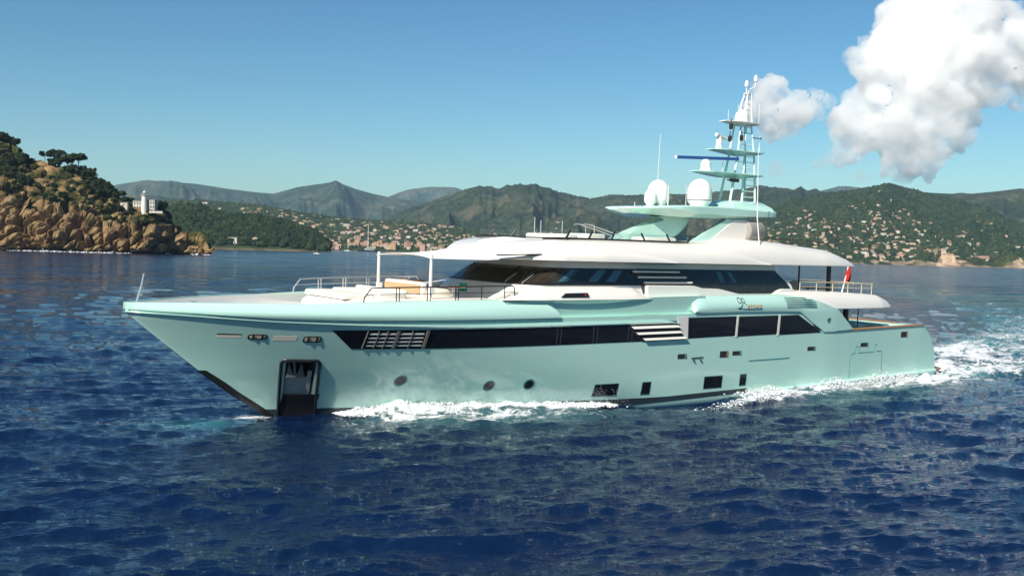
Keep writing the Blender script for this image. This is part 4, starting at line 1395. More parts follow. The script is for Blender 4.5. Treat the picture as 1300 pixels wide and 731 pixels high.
    nn = math_('ADD', math_('MULTIPLY', n1, .75), math_('MULTIPLY', n2, .25))
    nn = mrange(nn, .30, .66, 0, 1, False)
    thr = math_('SUBTRACT', 1.0, af_.outputs['Fac'])
    fm = mrange(nn, thr, math_('ADD', thr, .30))
    fm = math_('MULTIPLY', fm, mrange(af_.outputs['Fac'], .02, .15))
    base = mix(aa_.outputs['Fac'], (.0017, .0100, .0400), (.05, .26, .25))
    col = mix(fm, base, (.70, .73, .74))
    Lk.new(col, p.inputs['Base Color'])
    ar_ = N_.new('ShaderNodeAttribute'); ar_.attribute_name = 'ripple'
    rg_ = math_('ADD', ar_.outputs['Fac'], mrange(fm, 0, 1, 0, .6, False))
    Lk.new(rg_, p.inputs['Roughness'])
    p.inputs['IOR'].default_value = 1.58
    mr = N_.new('ShaderNodeMapping'); mr.vector_type = 'TEXTURE'
    mr.inputs['Rotation'].default_value = (0, 0, -YAW + .28)
    mr.inputs['Scale'].default_value = (2.3, 1.0, 1.0)
    Lk.new(geo.outputs['Position'], mr.inputs['Vector'])
    b0 = noise(.075, 3, .55, mr.outputs[0]); b1 = noise(.70, 3, .55, mr.outputs[0]); b2 = noise(2.6, 4, .62, mr.outputs[0]); b3 = noise(9.0, 4, .62, mr.outputs[0])
    hgt = math_('ADD', math_('ADD', math_('MULTIPLY', b1, .22), math_('MULTIPLY', b2, .105)), math_('MULTIPLY', b3, .042))
    hgt = math_('ADD', hgt, math_('MULTIPLY', b0, 1.1))
    hgt = math_('ADD', hgt, math_('MULTIPLY', fm, .06))
    bp = N_.new('ShaderNodeBump'); bp.inputs['Strength'].default_value = 1.0; bp.inputs['Distance'].default_value = 1.0
    Lk.new(hgt, bp.inputs['Height'])
    # unresolved ripples far out: random facet tilt
    def vec(scale, detail):
        n = N_.new('ShaderNodeTexNoise'); n.inputs['Scale'].default_value = scale; n.inputs['Detail'].default_value = detail; n.inputs['Roughness'].default_value = .6
        Lk.new(mr.outputs[0], n.inputs['Vector'])
        q = N_.new('ShaderNodeVectorMath'); q.operation = 'SUBTRACT'; q.inputs[1].default_value = (.5, .5, .5)
        Lk.new(n.outputs['Color'], q.inputs[0])
        return q.outputs[0]
    def vmath(op, a, b):
        q = N_.new('ShaderNodeVectorMath'); q.operation = op
        for i, s_ in enumerate((a, b)):
            if isinstance(s_, tuple): q.inputs[i].default_value = s_
            else: Lk.new(s_, q.inputs[i])
        return q.outputs[0]
    af2 = N_.new('ShaderNodeAttribute'); af2.attribute_name = 'chop'
    tv = vmath('ADD', vmath('MULTIPLY', vec(.10, 3), (1.3, 1.3, 0)), vmath('MULTIPLY', vec(.55, 4), (1.25, 1.25, 0)))
    sc_ = N_.new('ShaderNodeVectorMath'); sc_.operation = 'SCALE'
    Lk.new(tv, sc_.inputs[0]); Lk.new(af2.outputs['Fac'], sc_.inputs['Scale'])
    nv_ = vmath('NORMALIZE', vmath('ADD', bp.outputs[0], sc_.outputs[0]), (0, 0, 0))
    Lk.new(nv_, p.inputs['Normal'])
    o = mesh_np('sea', V, F, [mt], None, True, attrs={'foam': np.clip(foam, 0, 1.2), 'aer': aer, 'ripple': .03 + .10 * sstep(60, 500, R_), 'chop': .12 + .88 * sstep(35, 260, R_)})
    tag(o, 'choppy deep blue sea with a white wake', 'water', kind='structure')
    return o


FOAM = mat('white_foam', (.70, .73, .75), .8, spec=.2, bump=(14, .6, .05))
ICO = None


def ico(sub):
    bm = bmesh.new()
    bmesh.ops.create_icosphere(bm, subdivisions=sub, radius=1)
    V = np.array([v.co[:] for v in bm.verts]); F = np.array([[v.index for v in f.verts] for f in bm.faces])
    bm.free()
    return V, F


def blob_mesh(C, S, sub=1, jitter=.25, seed=0):
    """many small lumps as one vertex array; C (n,3) centres, S (n,3) radii"""
    V, F = ico(sub)
    r = np.random.default_rng(seed)
    n = len(C)
    a = r.uniform(0, 2 * np.pi, n)
    ca, sa = np.cos(a)[:, None], np.sin(a)[:, None]
    J = 1 + jitter * r.uniform(-1, 1, (n, len(V)))
    P = V[None] * J[..., None]
    P = P * np.asarray(S)[:, None, :]
    X = P[..., 0] * ca - P[..., 1] * sa
    Y = P[..., 0] * sa + P[..., 1] * ca
    P = np.stack([X, Y, P[..., 2]], -1) + np.asarray(C)[:, None, :]
    FF = F[None] + (np.arange(n) * len(V))[:, None, None]
    return P.reshape(-1, 3), FF.reshape(-1, 3)


def build_spray():
    r = np.random.default_rng(4)
    C, S = [], []
    for sg in (-1, 1):
        q = 1.0 if sg < 0 else .25
        n = int(13000 * q)
        x = r.beta(1.3, 1.6, n) * 13.4 + 8.5
        fine = fbm(np.stack([x * 2.2, x * 0 + sg], -1), 4, 5)
        hgt = np.interp(x, [8.5, 10, 11.8, 14, 18, 22], [.03, .30, .55, .40, .28, .03]) * (1 + .55 * fine)
        d = np.abs(r.normal(.34, .30, n))
        z = hgt * np.exp(-(d / .62) ** 2) * r.beta(1.6, 1.3, n) + .03
        y = HB(x, np.full(n, .15)) + d
        C.append(np.stack([x, sg * y, z], -1))
        s = r.gamma(2.2, .008, n) + .006
        S.append(np.stack([s * 1.7, s, s * .8], -1))
        n = int(4200 * q)
        x = r.choice([31.8, 33.0, 37.6, 39.4, 42.0, 44.0, 45.6], n) + r.normal(0, .9, n)
        d = np.abs(r.normal(.1, .25, n))
        top = np.interp(x, [30, 32, 34.5, 38, 46], [.3, .62, .35, .55, .75]) * (.75 + .6 * fbm(np.stack([x * 1.7, x * 0 + sg], -1), 3, 8))
        z = top * r.uniform(0, 1.0, n) ** 1.8 * np.exp(-d * 1.5)
        C.append(np.stack([x, sg * (HB(x, np.full(n, .3)) + .14 + d), z], -1))
        s = r.gamma(2.0, .007, n) + .005
        S.append(np.stack([s * 1.5, s, s], -1))
        n = int(2500 * q)
        x = r.normal(30.4, 2.0, n)
        y = HB(x, np.full(n, .1)) + (2.6 - .10 * (x - 31)) + r.normal(0, .2, n)
        C.append(np.stack([x, sg * y, .40 * np.exp(-((x - 30.5) / 3.4) ** 2) + r.normal(0, .05, n)], -1))
        s = r.gamma(2.0, .010, n) + .007
        S.append(np.stack([s * 1.6, s, s * .6], -1))
        n = int(1500 * q)
        x = r.uniform(8.6, 22, n)
        C.append(np.stack([x, sg * (HB(x, np.full(n, .4)) + r.gamma(1.5, .35, n)), r.gamma(2, .17, n) + .05], -1))
        s = r.uniform(.005, .014, n)
        S.append(np.stack([s, s, s], -1))
    V, F = blob_mesh(np.concatenate(C), np.concatenate(S), 1, .3, 2)
    o = mesh_np('bow_wave_foam', V, F, [FOAM], None, True)
    tag(o, 'white foam thrown up by the moving hull', 'foam', kind='stuff')


# ------------------------------------------------------------------ land
def veg_material(name, cols, rock=(.36, .25, .17), scales=(.012, .09, .5), rockscale=.05):
    mt = bpy.data.materials.new(name)
    mt.use_nodes = True
    nt = mt.node_tree; N_, Lk = nt.nodes, nt.links
    p = N_['Principled BSDF']
    p.inputs['Roughness'].default_value = .95
    p.inputs['Specular IOR Level'].default_value = .1
    geo = N_.new('ShaderNodeNewGeometry')
    prev = None
    for i, s in enumerate(scales):
        n = N_.new('ShaderNodeTexNoise'); n.inputs['Scale'].default_value = s; n.inputs['Detail'].default_value = 5; n.inputs['Roughness'].default_value = .65
        Lk.new(geo.outputs['Position'], n.inputs['Vector'])
        r = N_.new('ShaderNodeMapRange'); r.inputs[1].default_value = .40; r.inputs[2].default_value = .62
        Lk.new(n.outputs['Fac'], r.inputs[0])
        if prev is None:
            prev = r.outputs[0]
        else:
            q = N_.new('ShaderNodeMath'); q.operation = 'ADD'; q.inputs[1].default_value = 0
            Lk.new(prev, q.inputs[0]); Lk.new(r.outputs[0], q.inputs[1]); prev = q.outputs[0]
    d = N_.new('ShaderNodeMath'); d.operation = 'DIVIDE'; d.inputs[1].default_value = len(scales)
    Lk.new(prev, d.inputs[0])
    cr = N_.new('ShaderNodeValToRGB')
    els = cr.color_ramp.elements
    els[0].position, els[0].color = 0.15, tuple(cols[0]) + (1,)
    els[1].position, els[1].color = 0.9, tuple(cols[-1]) + (1,)
    for k, c in enumerate(cols[1:-1]):
        e = els.new(.15 + .75 * (k + 1) / (len(cols) - 1)); e.color = tuple(c) + (1,)
    Lk.new(d.outputs[0], cr.inputs[0])
    at = N_.new('ShaderNodeAttribute'); at.attribute_name = 'rock'
    rn = N_.new('ShaderNodeTexNoise'); rn.inputs['Scale'].default_value = rockscale; rn.inputs['Detail'].default_value = 8
    Lk.new(geo.outputs['Position'], rn.inputs['Vector'])
    rr_ = N_.new('ShaderNodeMapRange'); rr_.inputs[1].default_value = .3; rr_.inputs[2].default_value = .7; rr_.inputs[3].default_value = .45; rr_.inputs[4].default_value = 1.25
    Lk.new(rn.outputs['Fac'], rr_.inputs[0])
    rc = N_.new('ShaderNodeMix'); rc.data_type = 'RGBA'; rc.blend_type = 'MULTIPLY'; rc.inputs[0].default_value = 1
    rc.inputs[6].default_value = tuple(rock) + (1,)
    Lk.new(rr_.outputs[0], rc.inputs[7])
    mx = N_.new('ShaderNodeMix'); mx.data_type = 'RGBA'
    Lk.new(at.outputs['Fac'], mx.inputs[0]); Lk.new(cr.outputs[0], mx.inputs[6]); Lk.new(rc.outputs[2], mx.inputs[7])
    Lk.new(mx.outputs[2], p.inputs['Base Color'])
    return mt


class Terrain:
    """hill range built in true position: from a shore line up to a ridge line and down its back"""
    def __init__(s, ridge, d_shore, d_ridge, expo=1.1, gully=.25, gfreq=.02, rough=.05, canopy=0., seed=1, nu=500, nv=160, back=.35, toe=None):
        s.ridge = np.array(ridge, float)
        s.ds, s.dr = d_shore, d_ridge
        s.expo, s.seed = expo, seed
        px = np.linspace(s.ridge[0, 0], s.ridge[-1, 0], nu)
        v = np.concatenate([np.linspace(0, 1, nv), 1 + np.linspace(.03, back, 12)])
        PX, VV = np.meshgrid(px, v, indexing='ij')
        py = np.interp(PX, s.ridge[:, 0], s.ridge[:, 1])
        ds = s.ds(PX) if callable(s.ds) else s.ds
        dr = s.dr(PX) if callable(s.dr) else s.dr
        D = ds + (dr - ds) * VV
        lat = (PX - 650) / FPX
        X = CX + D * (F0[0] + R0[0] * lat); Y = CY + D * (F0[1] + R0[1] * lat)
        rz = CF[2] + CR[2] * lat - CU[2] * (py - IH / 2) / FPX
        ZR = np.maximum(CZ + dr * rz, 2.0)
        scale = (dr - ds)
        up = np.clip(VV, 0, 1)
        warp = fbm(np.stack([PX * gfreq + .8 * VV, VV * 1.2 + seed], -1), 4, seed)
        wr = ridged(np.stack([PX * gfreq * 1.6, VV * 2.0 + 3], -1), 3, seed + 50)
        body = np.sin(np.pi * np.clip(VV, 0, 1)) ** .8
        h = np.clip(up, 0, 1) ** s.expo + body * (gully * warp + gully * .45 * wr)
        Z = ZR * np.clip(h, 0.0, None)
        Z = np.where(VV > 1, ZR * (1 - ((VV - 1) / back) ** 1.3 * .8), Z)
        Z = Z + rough * ZR * fbm(np.stack([X * 8 / scale, Y * 8 / scale], -1), 5, seed + 9) * np.minimum(body + .12, 1) * np.clip(VV * 6, 0, 1)
        Z = np.where(VV <= 0.0, -3, np.maximum(Z, .6))
        if toe is not None:
            cl = toe(PX) * np.clip(VV / .02, 0, 1)
            Z = np.maximum(Z, np.where(VV < .25, cl * (.70 + .8 * fbm(np.stack([X * .03, Y * .03], -1), 5, seed + 2) + .55 * (worley(np.stack([X / 17., Y / 17.], -1), seed + 6)[0] - .45)), 0))
        s.ground = Z.copy()
        if canopy:
            f1, f2, idd = worley(np.stack([X / canopy, Y / canopy], -1), seed + 4)
            s.can = canopy * .55 * np.sqrt(np.clip(1 - (f1 * 1.25) ** 2, 0, 1)) * (.5 + .8 * idd)
            Z = Z + s.can * np.clip(VV * 25 - .3, 0, 1)
        s.PX, s.VV, s.X, s.Y, s.Z = PX, VV, X, Y, Z
        s.px, s.v = px, v

    def build(s, name, mt, label, rock=None):
        nu, nv = s.X.shape
        V = np.stack([s.X, s.Y, s.Z], -1).reshape(-1, 3)
        F = grid_faces(nu, nv)[:, ::-1]
        if rock is None:
            rock = np.zeros_like(s.X)
        o = mesh_np(name, V, F, [mt], None, True, attrs={'rock': np.clip(rock, 0, 1)})
        return tag(o, label, 'hills', kind='structure')

    def at(s, px, v):
        iu = np.clip(np.interp(px, s.px, np.arange(len(s.px))), 0, len(s.px) - 1.001)
        iv = np.clip(np.interp(v, s.v, np.arange(len(s.v))), 0, len(s.v) - 1.001)
        a, b = iu.astype(int), iv.astype(int)
        fu, fv = iu - a, iv - b
        def g(A): return A[a, b] * (1 - fu) * (1 - fv) + A[a + 1, b] * fu * (1 - fv) + A[a, b + 1] * (1 - fu) * fv + A[a + 1, b + 1] * fu * fv
        return np.stack([g(s.X), g(s.Y), g(s.ground)], -1)


def leaf_material(name, c0, c1, c2):
    mt = bpy.data.materials.new(name)
    mt.use_nodes = True
    nt = mt.node_tree; N_, Lk = nt.nodes, nt.links
    p = N_['Principled BSDF']; p.inputs['Roughness'].default_value = .9; p.inputs['Specular IOR Level'].default_value = .15
    geo = N_.new('ShaderNodeNewGeometry')
    cr = N_.new('ShaderNodeValToRGB')
    els = cr.color_ramp.elements
    els[0].color = tuple(c0) + (1,); els[1].color = tuple(c2) + (1,)
    e = els.new(.5); e.color = tuple(c1) + (1,)
    Lk.new(geo.outputs['Random Per Island'], cr.inputs[0])
    Lk.new(cr.outputs[0], p.inputs['Base Color'])
    return mt


LEAF = leaf_material('pine_foliage', (.007, .015, .006), (.014, .025, .009), (.030, .042, .014))
LEAF2 = leaf_material('scrub_foliage', (.022, .036, .012), (.045, .058, .018), (.085, .085, .026))
BARK = mat('bark', (.09, .06, .04), .9)


def scatter_forest(T, name, n, pxr, vr, size, seed, mt, label, dens=None, sub=1):
    r = np.random.default_rng(seed)
    px = r.uniform(*pxr, n); v = r.uniform(*vr, n)
    if dens is not None:
        k = r.uniform(0, 1, n) < dens(px, v)
        px, v = px[k], v[k]
    P = T.at(px, v)
    s = r.uniform(.6, 1.25, len(px)) * size
    S = np.stack([s, s, s * r.uniform(.7, 1.2, len(px))], -1)
    P[:, 2] += S[:, 2] * .45
    V, F = blob_mesh(P, S, sub, .32, seed + 1)
    o = mesh_np(name, V, F, [mt], None, False)
    tag(o, label, 'forest', kind='stuff')


HOUSE_MESH = {}
WALLS = {'cream': (.52, .42, .30), 'pale pink': (.50, .31, .23), 'ochre': (.48, .31, .15), 'white': (.62, .58, .52)}


def house_mesh(colour, shape):
    key = (colour, shape)
    if key in HOUSE_MESH: return HOUSE_MESH[key]
    wm = bpy.data.materials.get('wall_' + colour.replace(' ', '_')) or mat('wall_' + colour.replace(' ', '_'), WALLS[colour], .9, noise=(.15, .3, tuple(c * .82 for c in WALLS[colour])))
    rm = bpy.data.materials.get('terracotta_tiles') or mat('terracotta_tiles', (.38, .20, .12), .9, noise=(.2, .3, (.28, .16, .10)))
    gm = bpy.data.materials.get('shutter_green') or mat('shutter_green', (.03, .06, .045), .7)
    lx, ly, h, rf = {'villa': (15, 11, 8.5, 2.6), 'long': (24, 11, 7, 2.4), 'tall': (12, 11, 14, 2.2), 'flat': (18, 12, 8, .4)}[shape]
    mb = MB()
    mb.box(-lx / 2, lx / 2, -ly / 2, ly / 2, -4, h, 0)
    e = .6
    b = [(-lx / 2 - e, -ly / 2 - e, h), (lx / 2 + e, -ly / 2 - e, h), (lx / 2 + e, ly / 2 + e, h), (-lx / 2 - e, ly / 2 + e, h)]
    if rf > 1:
        k = ly / 2
        t = [(-lx / 2 + k, 0, h + rf), (lx / 2 - k, 0, h + rf)]
        mb.add([(x, y, z + .01) for x, y, z in b] + t, [(0, 1, 5, 4), (1, 2, 5), (2, 3, 4, 5), (3, 0, 4), (3, 2, 1, 0)], 1)
    else:
        mb.box(-lx / 2 - e, lx / 2 + e, -ly / 2 - e, ly / 2 + e, h + .01, h + .5, 0)
    for fl in np.arange(1.2, h - 1.5, 3.1):
        for x in np.arange(-lx / 2 + 2, lx / 2 - 1, 3.4):
            for sg in (-1, 1):
                y0 = sg * ly / 2
                mb.box(x, x + 1.2, min(y0, y0 + sg * .06), max(y0, y0 + sg * .06), fl, fl + 1.7, 2)
        for y in np.arange(-ly / 2 + 2, ly / 2 - 1, 3.4):
            for sg in (-1, 1):
                x0 = sg * lx / 2
                mb.box(min(x0, x0 + sg * .06), max(x0, x0 + sg * .06), y, y + 1.2, fl, fl + 1.7, 2)
    o = mb.build('house', [wm, rm, gm], None, smooth=False)
    me = o.data
    bpy.data.objects.remove(o)
    HOUSE_MESH[key] = me
    return me


def put_houses(spec, T, where, n, seed, vfun, pxfun, shapes, colours, group, size=1.0, lift=.5):
    r = np.random.default_rng(seed)
    for i in range(n):
        px = float(pxfun(r)); v = float(vfun(r, px))
        P = T.at(np.array([px]), np.array([v]))[0]
        col_ = colours[r.integers(len(colours))]; sh = shapes[r.integers(len(shapes))]
        o = bpy.data.objects.new('house', house_mesh(col_, sh))
        COL.objects.link(o)
        o.location = (P[0], P[1], P[2] + lift)
        o.rotation_euler = (0, 0, -YAW + r.normal(0, .5))
        s = r.uniform(.7, 1.15) * size
        o.scale = (s, s, s)
        kind_ = {'villa': 'hipped villa', 'long': 'long house', 'tall': 'tall house', 'flat': 'flat roofed house'}[sh]
        tag(o, '%s %s %s' % (col_, kind_, where), 'house', '%s %s houses %s' % (col_, {'villa': 'villa', 'long': 'long low', 'tall': 'tall narrow', 'flat': 'flat roofed'}[sh], group))


def build_land():
    green_near = veg_material('wooded_hillside', [(.010, .020, .010), (.022, .036, .014), (.034, .048, .018), (.062, .066, .028)], rock=(.44, .32, .22), scales=(.006, .04, .2))
    green_far = veg_material('wooded_mountain', [(.016, .028, .016), (.030, .044, .022), (.052, .060, .032), (.10, .088, .055)], rock=(.25, .20, .15), scales=(.002, .008, .03))
    blue_far = veg_material('bare_mountain', [(.020, .038, .024), (.034, .054, .034), (.060, .074, .048), (.12, .110, .080)], rock=(.25, .2, .15), scales=(.0015, .006, .02))
    A = Terrain([(60, 240), (130, 238), (150, 234), (185, 229), (210, 231), (245, 233), (290, 240), (320, 244), (345, 246), (375, 238), (400, 234), (415, 232), (424, 229), (434, 234), (450, 240), (470, 246), (490, 250), (530, 256), (600, 262), (680, 280)], 5600, 9000, 1.2, .27, .020, .13, seed=31, nu=620, nv=200)
    A.build('mountains', blue_far, 'bare blue mountains behind the village')
    A2 = Terrain([(100, 262), (170, 246), (230, 252), (280, 262), (330, 274), (380, 290)], 4600, 6200, 1.1, .22, .02, .08, seed=37, nu=260, nv=100)
    A2.build('mountains', green_far, 'low wooded range before the mountains')
    B_ = Terrain([(440, 262), (490, 250), (515, 241), (545, 237), (575, 238), (600, 246), (660, 262)], 10800, 12600, 1.2, .2, .02, .08, seed=41, nu=220, nv=70)
    B_.build('mountains', blue_far, 'faint pale range')
    F_ = Terrain([(1000, 256), (1040, 242), (1060, 237), (1075, 237), (1100, 240), (1160, 256)], 11200, 13200, 1.2, .2, .02, .08, seed=43, nu=220, nv=70)
    F_.build('mountains', blue_far, 'faint pale range')
    Cc = Terrain([(440, 300), (480, 285), (500, 274), (520, 265), (560, 252), (590, 242), (605, 239), (630, 244), (650, 241), (672, 236), (690, 242), (720, 248), (745, 254), (770, 250), (790, 250), (850, 249), (900, 245), (945, 242), (960, 238), (985, 240), (1010, 244), (1060, 247), (1100, 252), (1160, 266)], 3300, 5600, 1.05, .34, .016, .11, canopy=16, seed=51, nu=760, nv=240)
    Cc.build('hills', green_far, 'long dark wooded ridge')
    E_ = Terrain([(1080, 262), (1130, 250), (1160, 244), (1200, 246), (1230, 246), (1265, 242), (1290, 239), (1320, 243), (1400, 240), (1480, 250)], 3600, 5200, 1.0, .25, .016, .07, seed=57, nu=320, nv=140)
    E_.build('hills', green_far, 'dark wooded ridge')
    D_ = Terrain([(900, 300), (960, 272), (1000, 257), (1040, 248), (1080, 244), (1110, 238), (1122, 234), (1135, 237), (1150, 241), (1175, 247), (1200, 253), (1230, 262), (1260, 272), (1290, 283), (1330, 296), (1420, 310)], lambda p: 2350 + .0 * p, 3900, 1.0, .22, .014, .06, canopy=13, seed=61, nu=900, nv=420,
                 toe=lambda p: np.interp(p, [1000, 1085, 1110, 1150, 1166, 1178, 1190, 1206, 1220, 1240, 1258, 1274, 1300, 1340], [1, 2, 6, 7, 16, 27, 32, 29, 14, 6, 12, 30, 28, 24]))
    zz = D_.ground
    toe = np.interp(D_.PX, [1000, 1085, 1110, 1150, 1166, 1178, 1190, 1206, 1220, 1240, 1258, 1274, 1300, 1340], [2, 3, 7, 8, 16, 26, 30, 27, 13, 6, 12, 28, 26, 22])
    rk = (sstep(-.12, .12, fbm(np.stack([D_.X * .05, D_.Y * .05], -1), 3, 15)) * .6 + .4 * sstep(8, 16, toe)) * sstep(-.15, .1, (toe * (.9 + 1.3 * fbm(np.stack([D_.X * .02, D_.Y * .02], -1), 4, 5)) - zz) / 10) * (D_.VV < .2)
    D_.build('hills', green_near, 'green hillside dotted with villas', rk)
    G_ = Terrain([(150, 268), (190, 262), (215, 257), (250, 256), (290, 259), (330, 262), (370, 270), (420, 277), (470, 281), (530, 284), (570, 288), (620, 297), (680, 303), (760, 310), (860, 318)], 2500, 3500, .8, .18, .02, .06, canopy=11, seed=71, nu=760, nv=280)
    rk = .3 * sstep(0, 1, (2.4 - G_.ground) / 2) * (G_.VV < .1)
    G_.build('hills', green_near, 'low green shore hill with a village', rk)
    H_ = Terrain([(170, 276), (215, 267), (240, 263), (270, 273), (300, 277), (330, 279), (360, 285), (385, 292), (400, 299), (413, 309), (419, 316)], 1560, 1750, .55, .12, .03, .06, seed=81, nu=400, nv=80)
    rk = .45 * sstep(0, 1, (2.0 - H_.ground + 1.8 * fbm(np.stack([H_.X * .05, H_.Y * .05], -1), 3, 6)) / 1.5) * (H_.VV < .2)
    H_.build('hills', green_near, 'dark wooded promontory', rk)
    scatter_forest(H_, 'forest', 4200, (185, 416), (.03, 1.05), 6.0, 91, LEAF, 'dark wood covering the promontory', sub=1)
    scatter_forest(G_, 'forest', 9000, (200, 700), (.02, 1.0), 5.5, 92, leaf_material('village_trees', (.014, .028, .011), (.028, .046, .016), (.055, .070, .026)), 'trees between the houses of the shore village', lambda p, v: .35 + .65 * (vnoise(np.stack([p * .06, v * 8], -1), 3) > -.15), sub=1)
    scatter_forest(D_, 'forest', 15000, (940, 1310), (.03, 1.0), 6.5, 93, leaf_material('hillside_trees', (.011, .024, .011), (.022, .038, .015), (.046, .060, .022)), 'trees covering the villa hillside', lambda p, v: .3 + .7 * (vnoise(np.stack([p * .05, v * 7], -1), 8) > -.2), sub=1)
    put_houses(None, G_, 'on the low shore left of the yacht awning', 120, 5, lambda r, p: abs(r.normal(.03, .30)) % .8, lambda r, *a: r.uniform(335, 640), ('villa', 'villa', 'long', 'flat'), ('cream', 'pale pink', 'white', 'cream'), 'on the low left shore', .9, 3.0)
    put_houses(None, G_, 'on the village waterfront behind the foredeck rail', 26, 6, lambda r, p: r.uniform(.012, .06), lambda r, *a: r.uniform(416, 560), ('tall', 'villa', 'tall'), ('ochre', 'pale pink', 'cream'), 'on the village waterfront', 1.0, 1.0)
    put_houses(None, G_, 'among trees above the dark wooded promontory', 12, 8, lambda r, p: r.uniform(.4, .9), lambda r, *a: r.uniform(225, 330), ('villa', 'long'), ('white', 'cream'), 'above the wooded promontory')
    def dpx(r): return float(np.clip(r.normal(1110, 80), 985, 1296))
    put_houses(None, D_, 'on the green hillside above the yacht stern', 112, 7, lambda r, p: float(np.clip(r.normal(.22, .15), .05, .62)), dpx, ('villa', 'villa', 'long', 'flat'), ('cream', 'pale pink', 'white', 'cream', 'white'), 'on the hillside above the stern', .72, 3.0)
    put_houses(None, Cc, 'high on the dark ridge behind the white awning', 22, 9, lambda r, p: r.uniform(.02, .22), lambda r, *a: r.uniform(540, 720), ('villa', 'villa'), ('cream', 'cream'), 'high on the dark ridge', .65)
    # the rest of the scattered village, beyond the nearest three hundred houses
    r = np.random.default_rng(21)
    V_, F_l, MI_ = [], [], []
    off = 0
    for (T, n, pf, vf) in ((D_, 420, lambda: float(np.clip(r.normal(1110, 85), 975, 1300)), lambda: float(np.clip(abs(r.normal(.2, .18)) + .03, .03, .7))),
                           (G_, 420, lambda: r.uniform(300, 720), lambda: float(r.uniform(.02, .9))), (Cc, 60, lambda: r.uniform(540, 760), lambda: float(r.uniform(.02, .25)))):
        for k in range(n):
            P = T.at(np.array([pf()]), np.array([vf()]))[0]
            me = house_mesh(('cream', 'white', 'pale pink')[r.integers(3)], ('villa', 'flat', 'long')[r.integers(3)])
            a = r.uniform(0, 3.14); sc = r.uniform(.4, .75)
            ca, sa = math.cos(a) * sc, math.sin(a) * sc
            for v_ in me.vertices[:14]:
                x, y, z = v_.co
                V_.append((P[0] + x * ca - y * sa, P[1] + x * sa + y * ca, P[2] + 2.0 + z * sc))
            nvv = min(14, len(me.vertices))
            for p_ in me.polygons:
                if max(p_.vertices) < nvv:
                    F_l.append([q + off for q in p_.vertices]); MI_.append(0 if p_.material_index == 0 else 1)
            off += nvv
    o = mesh_np('distant_village', V_, F_l, [bpy.data.materials['wall_cream'], bpy.data.materials['terracotta_tiles']], None, False, MI_)
    tag(o, 'many more tiny houses dotted over the far hillsides', 'village', kind='stuff')
    # individual larger buildings
    def big(px, v, T, colour, shape, sc, lab):
        P = T.at(np.array([px * 1.0]), np.array([v]))[0]
        o = bpy.data.objects.new('house', house_mesh(colour, shape))
        COL.objects.link(o)
        o.location = (P[0], P[1], P[2] + 1); o.rotation_euler = (0, 0, -YAW); o.scale = (sc, sc, sc)
        tag(o, lab, 'house')
    big(1183, .085, D_, 'ochre', 'long', 1.7, 'long orange villa low on the hillside above the pale rocks')
    big(295, .06, H_, 'white', 'flat', .75, 'white flat roofed villa at the foot of the dark wooded promontory')
    big(323, .045, H_, 'cream', 'tall', .6, 'cream tower house on the promontory shore by the small sailing boat')
    big(1245, .10, D_, 'pale pink', 'flat', 1.5, 'large pink block on the cliff between the two pale rock faces')
    # ---- headland of ochre rock
    build_headland()


